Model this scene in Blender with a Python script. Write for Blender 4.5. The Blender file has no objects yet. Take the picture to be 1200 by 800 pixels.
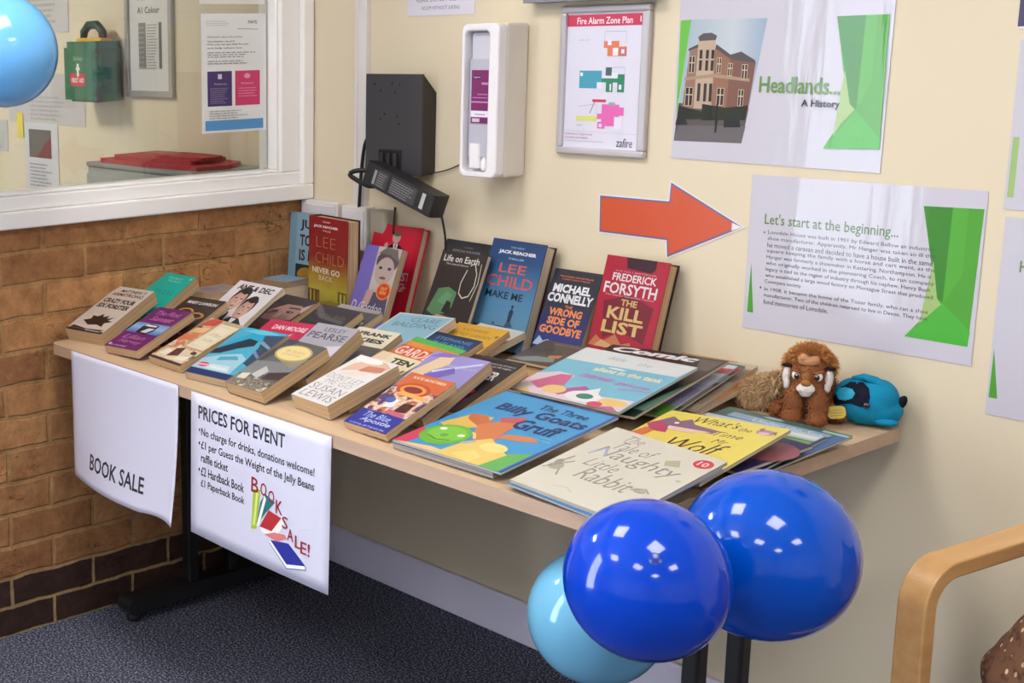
import bpy, bmesh, math, random
from mathutils import Vector, Matrix
random.seed(7)
S = bpy.context.scene
COL = S.collection
R = math.radians

# ---------------------------------------------------------------- camera, world, light levels
cam_data = bpy.data.cameras.new('camera')
cam = bpy.data.objects.new('camera', cam_data); COL.objects.link(cam)
CX, CY, CZ = (2.795401, -2.440286, 1.423977)
right, up, fwd = Vector((0.581732, 0.813196, -0.017310)), Vector((-0.151730, 0.129401, 0.979915)), Vector((-0.799103, 0.567421, -0.198663))
m = Matrix((right, up, -fwd)).transposed().to_4x4(); m.translation = (CX, CY, CZ)
cam.matrix_world = m
cam_data.sensor_fit = 'HORIZONTAL'; cam_data.sensor_width = 36
cam_data.lens = 1591.869 / 1200 * 36
cam_data.shift_x = (600 - 203.486) / 1200
cam_data.shift_y = -(400 - 374.227) / 1200
cam_data.clip_start = 0.05
S.camera = cam

PANEL = 13.5          # ceiling light panels
OFFICE_FILL = 36.0    # added unseen panel that lights the room behind the glass
DAYLIGHT = 10.0        # glazed door on the left
EXPOSURE = 0.50
PRINT = 0.74           # reflectance of the printed covers
S.view_settings.view_transform = 'Standard'
S.view_settings.look = 'None'
S.view_settings.gamma = 1
S.view_settings.use_curve_mapping = False
S.view_settings.exposure = EXPOSURE
w = bpy.data.worlds.new('world'); S.world = w; w.use_nodes = True
w.node_tree.nodes['Background'].inputs[0].default_value = (0.75, 0.85, 1, 1)
w.node_tree.nodes['Background'].inputs[1].default_value = 0.3

# ---------------------------------------------------------------- materials
def lin(c, g=1.0):
    out = []
    for v in c[:3]:
        v = v / 255.0
        out.append(v / 12.92 if v <= 0.04045 else ((v + 0.055) / 1.055) ** 2.4)
    return (out[0]*g, out[1]*g, out[2]*g, 1.0)
MATS = {}
def mat(c, rough=0.45, coat=0.0, bump=0.0, scale=60, metal=0.0, spec=0.5, name=None, emit=0.0, var=0.0, gain=1.0, stretch=None):
    key = (tuple(c), rough, coat, bump, scale, metal, spec, emit, var, gain, stretch)
    if key in MATS: return MATS[key]
    M = bpy.data.materials.new(name or 'paint_%d_%d_%d' % tuple(c[:3])); M.use_nodes = True
    nt = M.node_tree; b = nt.nodes['Principled BSDF']
    b.inputs['Base Color'].default_value = lin(c, gain)
    b.inputs['Roughness'].default_value = rough
    b.inputs['Metallic'].default_value = metal
    b.inputs['Specular IOR Level'].default_value = spec
    b.inputs['Coat Weight'].default_value = coat
    b.inputs['Coat Roughness'].default_value = 0.06
    if emit:
        b.inputs['Emission Color'].default_value = lin(c); b.inputs['Emission Strength'].default_value = emit
    if bump or var:
        tc = nt.nodes.new('ShaderNodeTexCoord'); n = nt.nodes.new('ShaderNodeTexNoise')
        n.inputs['Scale'].default_value = scale; n.inputs['Detail'].default_value = 4
        if stretch:
            mp = nt.nodes.new('ShaderNodeMapping'); mp.inputs['Scale'].default_value = stretch; mp.inputs['Rotation'].default_value = (0, 0.18, 0)
            nt.links.new(tc.outputs['Object'], mp.inputs[0]); nt.links.new(mp.outputs[0], n.inputs['Vector'])
        else: nt.links.new(tc.outputs['Object'], n.inputs['Vector'])
        if bump:
            bp = nt.nodes.new('ShaderNodeBump'); bp.inputs['Strength'].default_value = bump; bp.inputs['Distance'].default_value = 0.004
            nt.links.new(n.outputs['Fac'], bp.inputs['Height']); nt.links.new(bp.outputs['Normal'], b.inputs['Normal'])
            if coat: nt.links.new(bp.outputs['Normal'], b.inputs['Coat Normal'])
        if var:
            mx = nt.nodes.new('ShaderNodeMixRGB'); mx.blend_type = 'MULTIPLY'
            mx.inputs[1].default_value = lin(c)
            rp = nt.nodes.new('ShaderNodeValToRGB')
            rp.color_ramp.elements[0].position = 0.3; rp.color_ramp.elements[1].position = 0.7
            a = 1 - var; rp.color_ramp.elements[0].color = (a, a, a, 1)
            nt.links.new(n.outputs['Fac'], rp.inputs[0]); nt.links.new(rp.outputs[0], mx.inputs[2]); mx.inputs[0].default_value = 1
            nt.links.new(mx.outputs[0], b.inputs['Base Color'])
    MATS[key] = M
    return M
def pmat(cols, scale=40, rough=0.4, stretch=(1, 1, 1), detail=3, seed=0.0, coat=0):
    """printed picture: soft patches of several inks"""
    key = ('p', tuple(cols), scale, rough, stretch, detail, seed, coat)
    if key in MATS: return MATS[key]
    M = bpy.data.materials.new('printed_picture'); M.use_nodes = True
    nt = M.node_tree; b = nt.nodes['Principled BSDF']; b.inputs['Roughness'].default_value = rough
    b.inputs['Coat Weight'].default_value = coat
    tc = nt.nodes.new('ShaderNodeTexCoord'); mp = nt.nodes.new('ShaderNodeMapping')
    mp.inputs['Scale'].default_value = stretch; mp.inputs['Location'].default_value = (seed, seed * 1.7, 0)
    n = nt.nodes.new('ShaderNodeTexNoise'); n.inputs['Scale'].default_value = scale; n.inputs['Detail'].default_value = detail
    rp = nt.nodes.new('ShaderNodeValToRGB'); cr = rp.color_ramp
    k = len(cols)
    while len(cr.elements) < k: cr.elements.new(0.5)
    for i, c in enumerate(cols):
        cr.elements[i].position = 0.32 + 0.36 * i / max(1, k - 1); cr.elements[i].color = lin(c, PRINT)
    nt.links.new(tc.outputs['Object'], mp.inputs[0]); nt.links.new(mp.outputs[0], n.inputs['Vector'])
    nt.links.new(n.outputs['Fac'], rp.inputs[0]); nt.links.new(rp.outputs[0], b.inputs['Base Color'])
    MATS[key] = M
    return M
def gmat(stops, axis, lo, hi, rough=0.4, noise=0.0):
    """ink running from one colour to another along an axis of the object (a printed gradient)"""
    key = ('g', tuple(stops), axis, lo, hi, rough, noise)
    if key in MATS: return MATS[key]
    M = bpy.data.materials.new('printed_gradient'); M.use_nodes = True
    nt = M.node_tree; b = nt.nodes['Principled BSDF']; b.inputs['Roughness'].default_value = rough
    tc = nt.nodes.new('ShaderNodeTexCoord'); sx = nt.nodes.new('ShaderNodeSeparateXYZ')
    mr = nt.nodes.new('ShaderNodeMapRange'); mr.inputs['From Min'].default_value = lo; mr.inputs['From Max'].default_value = hi
    rp = nt.nodes.new('ShaderNodeValToRGB'); cr = rp.color_ramp
    while len(cr.elements) < len(stops): cr.elements.new(0.5)
    for i, (p, c) in enumerate(stops): cr.elements[i].position = p; cr.elements[i].color = lin(c, PRINT)
    nt.links.new(tc.outputs['Object'], sx.inputs[0]); nt.links.new(sx.outputs[axis], mr.inputs['Value'])
    if noise:
        n = nt.nodes.new('ShaderNodeTexNoise'); n.inputs['Scale'].default_value = 25
        nt.links.new(tc.outputs['Object'], n.inputs['Vector'])
        ma = nt.nodes.new('ShaderNodeMath'); ma.operation = 'MULTIPLY_ADD'; ma.inputs[1].default_value = noise; ma.inputs[2].default_value = -noise / 2
        nt.links.new(n.outputs['Fac'], ma.inputs[0])
        ad = nt.nodes.new('ShaderNodeMath'); ad.operation = 'ADD'
        nt.links.new(mr.outputs[0], ad.inputs[0]); nt.links.new(ma.outputs[0], ad.inputs[1]); nt.links.new(ad.outputs[0], rp.inputs[0])
    else: nt.links.new(mr.outputs[0], rp.inputs[0])
    nt.links.new(rp.outputs[0], b.inputs['Base Color'])
    MATS[key] = M
    return M
def lines_mat(c1, c2, axis, pitch, rough=0.8):
    """fine stripes along one axis: the leaves of a page block"""
    key = ('l', tuple(c1), tuple(c2), axis, pitch)
    if key in MATS: return MATS[key]
    M = bpy.data.materials.new('page_edges'); M.use_nodes = True
    nt = M.node_tree; b = nt.nodes['Principled BSDF']; b.inputs['Roughness'].default_value = rough; b.inputs['Specular IOR Level'].default_value = 0.2
    tc = nt.nodes.new('ShaderNodeTexCoord'); mp = nt.nodes.new('ShaderNodeMapping')
    sc = [2.0, 2.0, 2.0]; sc[axis] = 1.0 / pitch; mp.inputs['Scale'].default_value = sc
    n = nt.nodes.new('ShaderNodeTexNoise'); n.inputs['Scale'].default_value = 1; n.inputs['Detail'].default_value = 2
    rp = nt.nodes.new('ShaderNodeValToRGB'); rp.color_ramp.elements[0].position = 0.35; rp.color_ramp.elements[1].position = 0.65
    rp.color_ramp.elements[0].color = lin(c1); rp.color_ramp.elements[1].color = lin(c2)
    nt.links.new(tc.outputs['Object'], mp.inputs[0]); nt.links.new(mp.outputs[0], n.inputs['Vector'])
    nt.links.new(n.outputs['Fac'], rp.inputs[0]); nt.links.new(rp.outputs[0], b.inputs['Base Color'])
    MATS[key] = M
    return M

# ---------------------------------------------------------------- mesh helpers
class MB:
    def __init__(s): s.v = []; s.f = []; s.mi = []; s.ms = []; s.sm = []
    def slot(s, m):
        if m not in s.ms: s.ms.append(m)
        return s.ms.index(m)
    def add(s, vs, fs, m, smooth=False):
        o = len(s.v); k = s.slot(m)
        s.v += [tuple(v) for v in vs]
        for f in fs: s.f.append([o + i for i in f]); s.mi.append(k); s.sm.append(smooth)
    def box(s, x0, x1, y0, y1, z0, z1, m, T=None):
        vs = [Vector(p) for p in ((x0,y0,z0),(x1,y0,z0),(x1,y1,z0),(x0,y1,z0),(x0,y0,z1),(x1,y0,z1),(x1,y1,z1),(x0,y1,z1))]
        if T is not None: vs = [T @ v for v in vs]
        s.add(vs, [(0,3,2,1),(4,5,6,7),(0,1,5,4),(1,2,6,5),(2,3,7,6),(3,0,4,7)], m)
    def prism(s, pts, lo, hi, m, axis=2, m2=None, T=None):
        """polygon (ccw) extruded along an axis; m2 = material of the sides"""
        def P(a, b, c):
            v = Vector((a, b, c)) if axis == 2 else (Vector((a, c, b)) if axis == 1 else Vector((c, a, b)))
            return T @ v if T is not None else v
        n = len(pts)
        vs = [P(a, b, lo) for a, b in pts] + [P(a, b, hi) for a, b in pts]
        flip = axis == 1
        top = list(range(n, 2 * n)); bot = list(range(n))[::-1]
        if flip: top = top[::-1]; bot = bot[::-1]
        s.add(vs, [top, bot], m)
        sides = [(i, (i + 1) % n, n + (i + 1) % n, n + i) for i in range(n)]
        if flip: sides = [q[::-1] for q in sides]
        s.add(vs, sides, m2 or m)
    def tube(s, pts, r, m, n=8, closed=False):
        pts = [Vector(p) for p in pts]; rings = []; vs = []
        ref = Vector((0.13, 0.2, 0.97)).normalized()
        for i, p in enumerate(pts):
            a = pts[max(0, i - 1)]; b = pts[min(len(pts) - 1, i + 1)]
            d = (b - a).normalized(); x = d.cross(ref)
            if x.length < 1e-3: x = d.cross(Vector((1, 0, 0)))
            x.normalize(); y = d.cross(x)
            rr = r[i] if isinstance(r, (list, tuple)) else r
            for k in range(n):
                t = 2 * math.pi * k / n
                vs.append(p + x * math.cos(t) * rr + y * math.sin(t) * rr)
        fs = []
        for i in range(len(pts) - 1):
            for k in range(n): fs.append((i*n+k, i*n+(k+1)%n, (i+1)*n+(k+1)%n, (i+1)*n+k))
        fs.append(tuple(range(n))[::-1]); fs.append(tuple((len(pts)-1)*n + k for k in range(n)))
        s.add(vs, fs, m, True)
    def lathe(s, prof, m, T=None, n=32):
        """profile of (radius, height)"""
        vs = []; fs = []
        for r_, h in prof:
            for k in range(n):
                t = 2 * math.pi * k / n; v = Vector((r_*math.cos(t), r_*math.sin(t), h))
                vs.append(T @ v if T is not None else v)
        for i in range(len(prof) - 1):
            for k in range(n): fs.append((i*n+k, i*n+(k+1)%n, (i+1)*n+(k+1)%n, (i+1)*n+k))
        s.add(vs, fs, m, True)
    def ball(s, c, r, m, T=None, n=16, k=10):
        if not isinstance(r, (tuple, list)): r = (r, r, r)
        vs = []; fs = []
        for i in range(k + 1):
            a = math.pi * i / k - math.pi / 2
            for j in range(n):
                t = 2 * math.pi * j / n
                v = Vector((r[0]*math.cos(a)*math.cos(t), r[1]*math.cos(a)*math.sin(t), r[2]*math.sin(a)))
                v = (T @ v if T is not None else v) + Vector(c); vs.append(v)
        for i in range(k):
            for j in range(n): fs.append((i*n+j, i*n+(j+1)%n, (i+1)*n+(j+1)%n, (i+1)*n+j))
        s.add(vs, fs, m, True)
    def build(s, name, parent=None, bevel=0.0, loc=None, rot=None):
        me = bpy.data.meshes.new(name); me.from_pydata(s.v, [], s.f)
        for m_ in s.ms: me.materials.append(m_)
        for p, k, q in zip(me.polygons, s.mi, s.sm): p.material_index = k; p.use_smooth = q
        me.validate(); me.update()
        o = bpy.data.objects.new(name, me); COL.objects.link(o)
        if parent: o.parent = parent
        if loc: o.location = loc
        if rot: o.rotation_euler = rot
        if bevel:
            b = o.modifiers.new('bevel', 'BEVEL'); b.width = bevel; b.segments = 2; b.limit_method = 'ANGLE'; b.angle_limit = R(40)
        return o
def one(name, m, parent=None, bevel=0.0, **k):
    mb = MB(); mb.box(*k['b'], m); return mb.build(name, parent, bevel)
def tag(o, label, cat, group=None):
    o['label'] = label; o['category'] = cat
    if group: o['group'] = group
    return o
def thing(name, label, cat, loc=(0, 0, 0), rz=0.0, group=None):
    o = bpy.data.objects.new(name, None); COL.objects.link(o); o.empty_display_size = 0.05
    o.location = loc; o.rotation_euler = (0, 0, rz)
    return tag(o, label, cat, group)
def struct(o): o['kind'] = 'structure'; return o

# ---------------------------------------------------------------- lettering and flat printing
TXT = {}
def text_geo(body, bold=0.0, shear=0.0):
    key = (body, bold, shear)
    if key in TXT: return TXT[key]
    cu = bpy.data.curves.new('t', 'FONT'); cu.body = body; cu.resolution_u = 2; cu.offset = bold; cu.shear = shear
    cu.space_line = 0.95
    ob = bpy.data.objects.new('t', cu); COL.objects.link(ob)
    bpy.context.view_layer.update()
    dg = bpy.context.evaluated_depsgraph_get(); me = bpy.data.meshes.new_from_object(ob.evaluated_get(dg))
    vs = [(v.co.x, v.co.y) for v in me.vertices]; fs = [tuple(p.vertices) for p in me.polygons]
    bpy.data.objects.remove(ob); bpy.data.curves.remove(cu); bpy.data.meshes.remove(me)
    xs = [v[0] for v in vs]; ys = [v[1] for v in vs]
    x0, x1, y0, y1 = min(xs), max(xs), min(ys), max(ys)
    vs = [((x - x0) / (x1 - x0), (y - y0) / (y1 - y0)) for x, y in vs]
    TXT[key] = (vs, fs, (x1 - x0) / (y1 - y0))
    return TXT[key]
def C_(c, **k):
    return mat(c, **k) if isinstance(c, (tuple, list)) else c
def paint(mb, items, fn, h0=0.00015, dh=0.00002, **mk):
    """items printed one over another; fn(u, v, h) gives the point"""
    h = h0
    for it in items:
        k = it[0]
        if k == 'r':
            _, u0, v0, u1, v1, c = it
            mb.add([fn(u0,v0,h), fn(u1,v0,h), fn(u1,v1,h), fn(u0,v1,h)], [(0,1,2,3)], C_(c, **mk))
        elif k == 'p':
            _, pts, c = it
            ar = sum(a[0]*b[1]-b[0]*a[1] for a, b in zip(pts, pts[1:]+pts[:1]))
            if ar < 0: pts = pts[::-1]
            mb.add([fn(a, b, h) for a, b in pts], [tuple(range(len(pts)))], C_(c, **mk))
        elif k == 'e':
            _, u, v, ru, rv, c = it
            n = 20
            mb.add([fn(u + ru*math.cos(2*math.pi*i/n), v + rv*math.sin(2*math.pi*i/n), h) for i in range(n)], [tuple(range(n))], C_(c, **mk))
        elif k == 'l':      # a thin line of several points, width w
            _, pts, w_, c = it
            for (a, b), (c2, d) in zip(pts, pts[1:]):
                dx, dy = c2 - a, d - b; L = math.hypot(dx, dy) or 1; nx, ny = -dy/L*w_/2, dx/L*w_/2
                mb.add([fn(a-nx,b-ny,h), fn(c2-nx,d-ny,h), fn(c2+nx,d+ny,h), fn(a+nx,b+ny,h)], [(0,1,2,3)], C_(c, **mk))
        elif k == 't':
            body, u0, v0, u1, v1, c = it[1:7]
            bold = it[7] if len(it) > 7 else 0.0; sh = it[8] if len(it) > 8 else 0.0
            vs, fs, _a = text_geo(body, bold, sh)
            mb.add([fn(u0 + x*(u1-u0), v0 + y*(v1-v0), h) for x, y in vs], fs, C_(c, **mk))
        h += dh
def scribble(u0, v0, u1, v1, rows, c, fill=0.6, seed=1, ragged=0.3):
    """rows of small print too fine to read: little strokes"""
    rnd = random.Random(seed); out = []
    rh = (v1 - v0) / rows
    for i in range(rows):
        v = v1 - (i + 1) * rh; end = u1 - (u1 - u0) * ragged * rnd.random(); u = u0
        while u < end:
            L = (u1 - u0) * rnd.uniform(0.04, 0.14); e = min(u + L, end)
            out.append(('r', u, v, e, v + rh * fill, c)); u = e + (u1 - u0) * 0.02
    return out
def flat_scrib(mb, fn, h, *a, **k):
    its = scribble(*a, **k); mk = {}
    for it in its:
        _, u0, v0, u1, v1, c = it
        mb.add([fn(u0,v0,h), fn(u1,v0,h), fn(u1,v1,h), fn(u0,v1,h)], [(0,1,2,3)], C_(c))

# ---------------------------------------------------------------- the room
CREAM = (220, 206, 178)
def plaster(c, name):
    return mat(c, rough=0.75, bump=0.08, scale=90, name=name)
wall_m = plaster(CREAM, 'cream_painted_wall')
def brick_mat(name, c1, c2, mortar, row, x_off, z_off, msize, dark=False):
    M = bpy.data.materials.new(name); M.use_nodes = True
    nt = M.node_tree; b = nt.nodes['Principled BSDF']; b.inputs['Roughness'].default_value = 0.85; b.inputs['Specular IOR Level'].default_value = 0.25
    tc = nt.nodes.new('ShaderNodeTexCoord'); sx = nt.nodes.new('ShaderNodeSeparateXYZ'); cb = nt.nodes.new('ShaderNodeCombineXYZ')
    nt.links.new(tc.outputs['Object'], sx.inputs[0])
    wn = nt.nodes.new('ShaderNodeTexNoise'); wn.inputs['Scale'].default_value = 14; wn.inputs['Detail'].default_value = 3
    nt.links.new(tc.outputs['Object'], wn.inputs['Vector'])
    def wob(src, off, amp):
        a = nt.nodes.new('ShaderNodeMath'); a.operation = 'ADD'; a.inputs[1].default_value = off - amp / 2
        nt.links.new(src, a.inputs[0])
        m2 = nt.nodes.new('ShaderNodeMath'); m2.operation = 'MULTIPLY_ADD'; m2.inputs[1].default_value = amp
        nt.links.new(wn.outputs['Fac'], m2.inputs[0]); nt.links.new(a.outputs[0], m2.inputs[2]); return m2.outputs[0]
    nt.links.new(wob(sx.outputs['Y'], x_off, 0.014), cb.inputs[0]); nt.links.new(wob(sx.outputs['Z'], z_off, 0.014), cb.inputs[1])
    br = nt.nodes.new('ShaderNodeTexBrick'); nt.links.new(cb.outputs[0], br.inputs['Vector'])
    br.offset = 0.5; br.offset_frequency = 2; br.squash = 1
    br.inputs['Scale'].default_value = 1; br.inputs['Brick Width'].default_value = 0.2345; br.inputs['Row Height'].default_value = row
    br.inputs['Mortar Size'].default_value = msize; br.inputs['Mortar Smooth'].default_value = 0.5; br.inputs['Bias'].default_value = 0
    br.inputs['Color1'].default_value = lin(c1); br.inputs['Color2'].default_value = lin(c2); br.inputs['Mortar'].default_value = lin(mortar)
    n2 = nt.nodes.new('ShaderNodeTexNoise'); n2.inputs['Scale'].default_value = 20; n2.inputs['Detail'].default_value = 8; n2.inputs['Roughness'].default_value = 0.72
    nt.links.new(tc.outputs['Object'], n2.inputs['Vector'])
    rp = nt.nodes.new('ShaderNodeValToRGB'); rp.color_ramp.elements[0].position = 0.3; rp.color_ramp.elements[1].position = 0.72
    rp.color_ramp.elements[0].color = (0.50, 0.45, 0.42, 1); rp.color_ramp.elements[1].color = (1.12, 1.1, 1.06, 1)
    nt.links.new(n2.outputs['Fac'], rp.inputs[0])
    mx = nt.nodes.new('ShaderNodeMixRGB'); mx.blend_type = 'MULTIPLY'; mx.inputs[0].default_value = 1
    nt.links.new(br.outputs['Color'], mx.inputs[1]); nt.links.new(rp.outputs[0], mx.inputs[2])
    # drying cracks: thin wavy lines
    mpc = nt.nodes.new('ShaderNodeMapping'); mpc.inputs['Scale'].default_value = (1, 7, 17)
    nt.links.new(tc.outputs['Object'], mpc.inputs[0])
    v = nt.nodes.new('ShaderNodeTexNoise'); v.inputs['Scale'].default_value = 1.0; v.inputs['Detail'].default_value = 5; v.inputs['Distortion'].default_value = 1.2
    nt.links.new(mpc.outputs[0], v.inputs['Vector'])
    ab = nt.nodes.new('ShaderNodeMath'); ab.operation = 'SUBTRACT'; ab.inputs[1].default_value = 0.5; nt.links.new(v.outputs['Fac'], ab.inputs[0])
    a2 = nt.nodes.new('ShaderNodeMath'); a2.operation = 'ABSOLUTE'; nt.links.new(ab.outputs[0], a2.inputs[0])
    cr = nt.nodes.new('ShaderNodeValToRGB'); cr.color_ramp.elements[0].position = 0.0; cr.color_ramp.elements[0].color = (0.35, 0.3, 0.28, 1)
    cr.color_ramp.elements[1].position = 0.012; cr.color_ramp.elements[1].color = (1, 1, 1, 1)
    nt.links.new(a2.outputs[0], cr.inputs[0])
    mk = nt.nodes.new('ShaderNodeTexNoise'); mk.inputs['Scale'].default_value = 5; nt.links.new(tc.outputs['Object'], mk.inputs['Vector'])
    gt = nt.nodes.new('ShaderNodeMath'); gt.operation = 'GREATER_THAN'; gt.inputs[1].default_value = 0.56; nt.links.new(mk.outputs['Fac'], gt.inputs[0])
    mx2 = nt.nodes.new('ShaderNodeMixRGB'); mx2.blend_type = 'MULTIPLY'
    nt.links.new(gt.outputs[0], mx2.inputs[0]); nt.links.new(mx.outputs[0], mx2.inputs[1]); nt.links.new(cr.outputs[0], mx2.inputs[2])
    nt.links.new(mx2.outputs[0], b.inputs['Base Color'])
    iv = nt.nodes.new('ShaderNodeMath'); iv.operation = 'SUBTRACT'; iv.inputs[0].default_value = 1; nt.links.new(br.outputs['Fac'], iv.inputs[1])
    n3 = nt.nodes.new('ShaderNodeTexNoise'); n3.inputs['Scale'].default_value = 90; n3.inputs['Detail'].default_value = 4; nt.links.new(tc.outputs['Object'], n3.inputs['Vector'])
    nm = nt.nodes.new('ShaderNodeMath'); nm.operation = 'MULTIPLY_ADD'; nm.inputs[1].default_value = 0.7
    nt.links.new(n3.outputs['Fac'], nm.inputs[0]); nt.links.new(n2.outputs['Fac'], nm.inputs[2])
    iw_ = nt.nodes.new('ShaderNodeMath'); iw_.operation = 'MULTIPLY'; iw_.inputs[1].default_value = 0.75; nt.links.new(iv.outputs[0], iw_.inputs[0])
    ad = nt.nodes.new('ShaderNodeMath'); ad.operation = 'ADD'
    nt.links.new(nm.outputs[0], ad.inputs[0]); nt.links.new(iw_.outputs[0], ad.inputs[1])
    bp = nt.nodes.new('ShaderNodeBump'); bp.inputs['Strength'].default_value = 0.7; bp.inputs['Distance'].default_value = 0.006
    nt.links.new(ad.outputs[0], bp.inputs['Height']); nt.links.new(bp.outputs['Normal'], b.inputs['Normal'])
    return M
brick_m = brick_mat('tan_brown_brick', (202, 150, 100), (162, 114, 75), (184, 142, 96), 0.08, 0.835 + 0.11725 + 4.69, -0.149 + 0.8, 0.0075)
dark_brick_m = brick_mat('dark_brown_brick', (78, 54, 46), (62, 44, 40), (176, 148, 108), 0.0745, 0.838 + 0.11725 + 4.69, 0.745, 0.006)

def carpet():
    M = bpy.data.materials.new('dark_blue_grey_carpet'); M.use_nodes = True
    nt = M.node_tree; b = nt.nodes['Principled BSDF']; b.inputs['Roughness'].default_value = 1; b.inputs['Specular IOR Level'].default_value = 0.05
    tc = nt.nodes.new('ShaderNodeTexCoord'); n = nt.nodes.new('ShaderNodeTexNoise'); n.inputs['Scale'].default_value = 190; n.inputs['Detail'].default_value = 3
    nt.links.new(tc.outputs['Object'], n.inputs['Vector'])
    rp = nt.nodes.new('ShaderNodeValToRGB'); e = rp.color_ramp.elements
    e[0].position = 0.36; e[0].color = lin((44, 47, 60)); e[1].position = 0.7; e[1].color = lin((164, 166, 184))
    x = e.new(0.5); x.color = lin((78, 82, 98))
    nt.links.new(n.outputs['Fac'], rp.inputs[0]); nt.links.new(rp.outputs[0], b.inputs['Base Color'])
    bp = nt.nodes.new('ShaderNodeBump'); bp.inputs['Strength'].default_value = 0.8; bp.inputs['Distance'].default_value = 0.006
    nt.links.new(n.outputs['Fac'], bp.inputs['Height']); nt.links.new(bp.outputs['Normal'], b.inputs['Normal'])
    return M
RX1, RY0, HT, LX0 = 6.0, -5.2, 2.5, -3.2
struct(one('floor', carpet(), b=(LX0, RX1, RY0, 0, -0.1, 0)))
ceil_m = mat((236, 232, 224), rough=0.9, name='white_ceiling_tile', bump=0.1, scale=120)
struct(one('ceiling', ceil_m, b=(LX0, RX1, RY0, 0, HT, HT + 0.1)))
struct(one('wall_back', wall_m, b=(LX0 - 0.1, RX1 + 0.1, 0, 0.1, 0, HT + 0.1)))
cool_m = mat((232, 233, 242), rough=0.75, bump=0.08, scale=90, name='cool_white_bounce_wall')  # colour made up for the unseen walls, to bounce cool fill light
struct(one('wall_right', cool_m, b=(RX1, RX1 + 0.1, RY0, 0, 0, HT)))
struct(one('wall_front', cool_m, b=(LX0 - 0.1, RX1 + 0.1, RY0 - 0.1, RY0, 0, HT + 0.1)))
struct(one('wall_far_left', wall_m, b=(LX0 - 0.1, LX0, RY0, 0, 0, HT)))
WY, WT = -1.95, 2.12        # window runs from the corner to WY, up to WT
SILL = 1.012
mb = MB()
mb.box(-0.1, 0, -2.35, 0, 0, 0.149, dark_brick_m)
mb.box(-0.1, 0, -2.35, 0, 0.149, SILL, brick_m)
mb.box(-0.1, 0, -2.35, 0, WT, HT, wall_m)
mb.box(-0.1, 0, -2.35, WY, SILL, WT, wall_m)
mb.box(-0.1, 0, RY0, -3.35, 0, HT, wall_m)
mb.box(-0.1, 0, -3.35, -2.35, 2.1, HT, wall_m)
struct(mb.build('wall_left'))

# internal window in the left wall
white_m = mat((246, 243, 240), rough=0.35, name='white_painted_frame')
def ring(mb, y0, y1, z0, z1, dl, dr, db, dt, x0, x1, m):
    mb.box(x0, x1, y0, y1, z0, z0 + db, m); mb.box(x0, x1, y0, y1, z1 - dt, z1, m)
    mb.box(x0, x1, y0, y0 + dl, z0 + db, z1 - dt, m); mb.box(x0, x1, y1 - dr, y1, z0 + db, z1 - dt, m)
mb = MB()
ring(mb, WY, -0.004, SILL - 0.004, WT, 0.036, 0.036, 0.041, 0.036, -0.02, 0.030, white_m)
ring(mb, WY + 0.036, -0.040, SILL + 0.037, WT - 0.036, 0.07, 0.066, 0.034, 0.07, -0.08, 0.014, white_m)
ring(mb, WY + 0.106, -0.106, SILL + 0.071, WT - 0.106, 0.009, 0.009, 0.008, 0.009, -0.06, 0.004, white_m)
win = mb.build('window_1', bevel=0.004); struct(win)
def glass():
    M = bpy.data.materials.new('window_glass'); M.use_nodes = True
    nt = M.node_tree; nt.nodes.remove(nt.nodes['Principled BSDF'])
    t = nt.nodes.new('ShaderNodeBsdfTransparent'); t.inputs[0].default_value = (0.86, 0.87, 0.85, 1)
    g = nt.nodes.new('ShaderNodeBsdfGlossy'); g.inputs['Roughness'].default_value = 0.0
    f = nt.nodes.new('ShaderNodeFresnel'); f.inputs[0].default_value = 1.5
    mx = nt.nodes.new('ShaderNodeMixShader')
    nt.links.new(f.outputs[0], mx.inputs[0]); nt.links.new(t.outputs[0], mx.inputs[1]); nt.links.new(g.outputs[0], mx.inputs[2])
    nt.links.new(mx.outputs[0], nt.nodes['Material Output'].inputs['Surface'])
    return M
one('glass_pane', glass(), win, b=(-0.034, -0.030, WY + 0.11, -0.11, SILL + 0.074, WT - 0.11))

# glazed door further along the left wall: daylight
day_m = bpy.data.materials.new('daylight_behind_obscured_glass'); day_m.use_nodes = True
b_ = day_m.node_tree.nodes['Principled BSDF']; b_.inputs['Base Color'].default_value = (0.8, 0.85, 0.9, 1)
b_.inputs['Emission Color'].default_value = (0.78, 0.88, 1.0, 1); b_.inputs['Emission Strength'].default_value = DAYLIGHT
mb = MB()
ring(mb, -3.35, -2.35, 0, 2.1, 0.1, 0.1, 0.2, 0.12, -0.07, 0.0, white_m)
door = mb.build('door_1', bevel=0.004); struct(door)
one('door_glass', day_m, door, b=(-0.05, -0.04, -3.25, -2.45, 0.2, 1.98))

# skirting and trunking on the back wall
skirt_m = mat((232, 229, 248), rough=0.45, name='white_gloss_skirting')
struct(one('baseboard_back', skirt_m, None, 0.004, b=(0.001, RX1, -0.015, 0, 0, 0.105)))
trunk_m = mat((222, 216, 212), rough=0.4, name='white_plastic_trunking')
mb = MB(); mb.box(0.197, 0.240, -0.016, 0, 0.9, HT, trunk_m); mb.box(0.203, 0.212, -0.019, -0.016, 0.9, HT, trunk_m)
struct(mb.build('trim_1', bevel=0.003))

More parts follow.
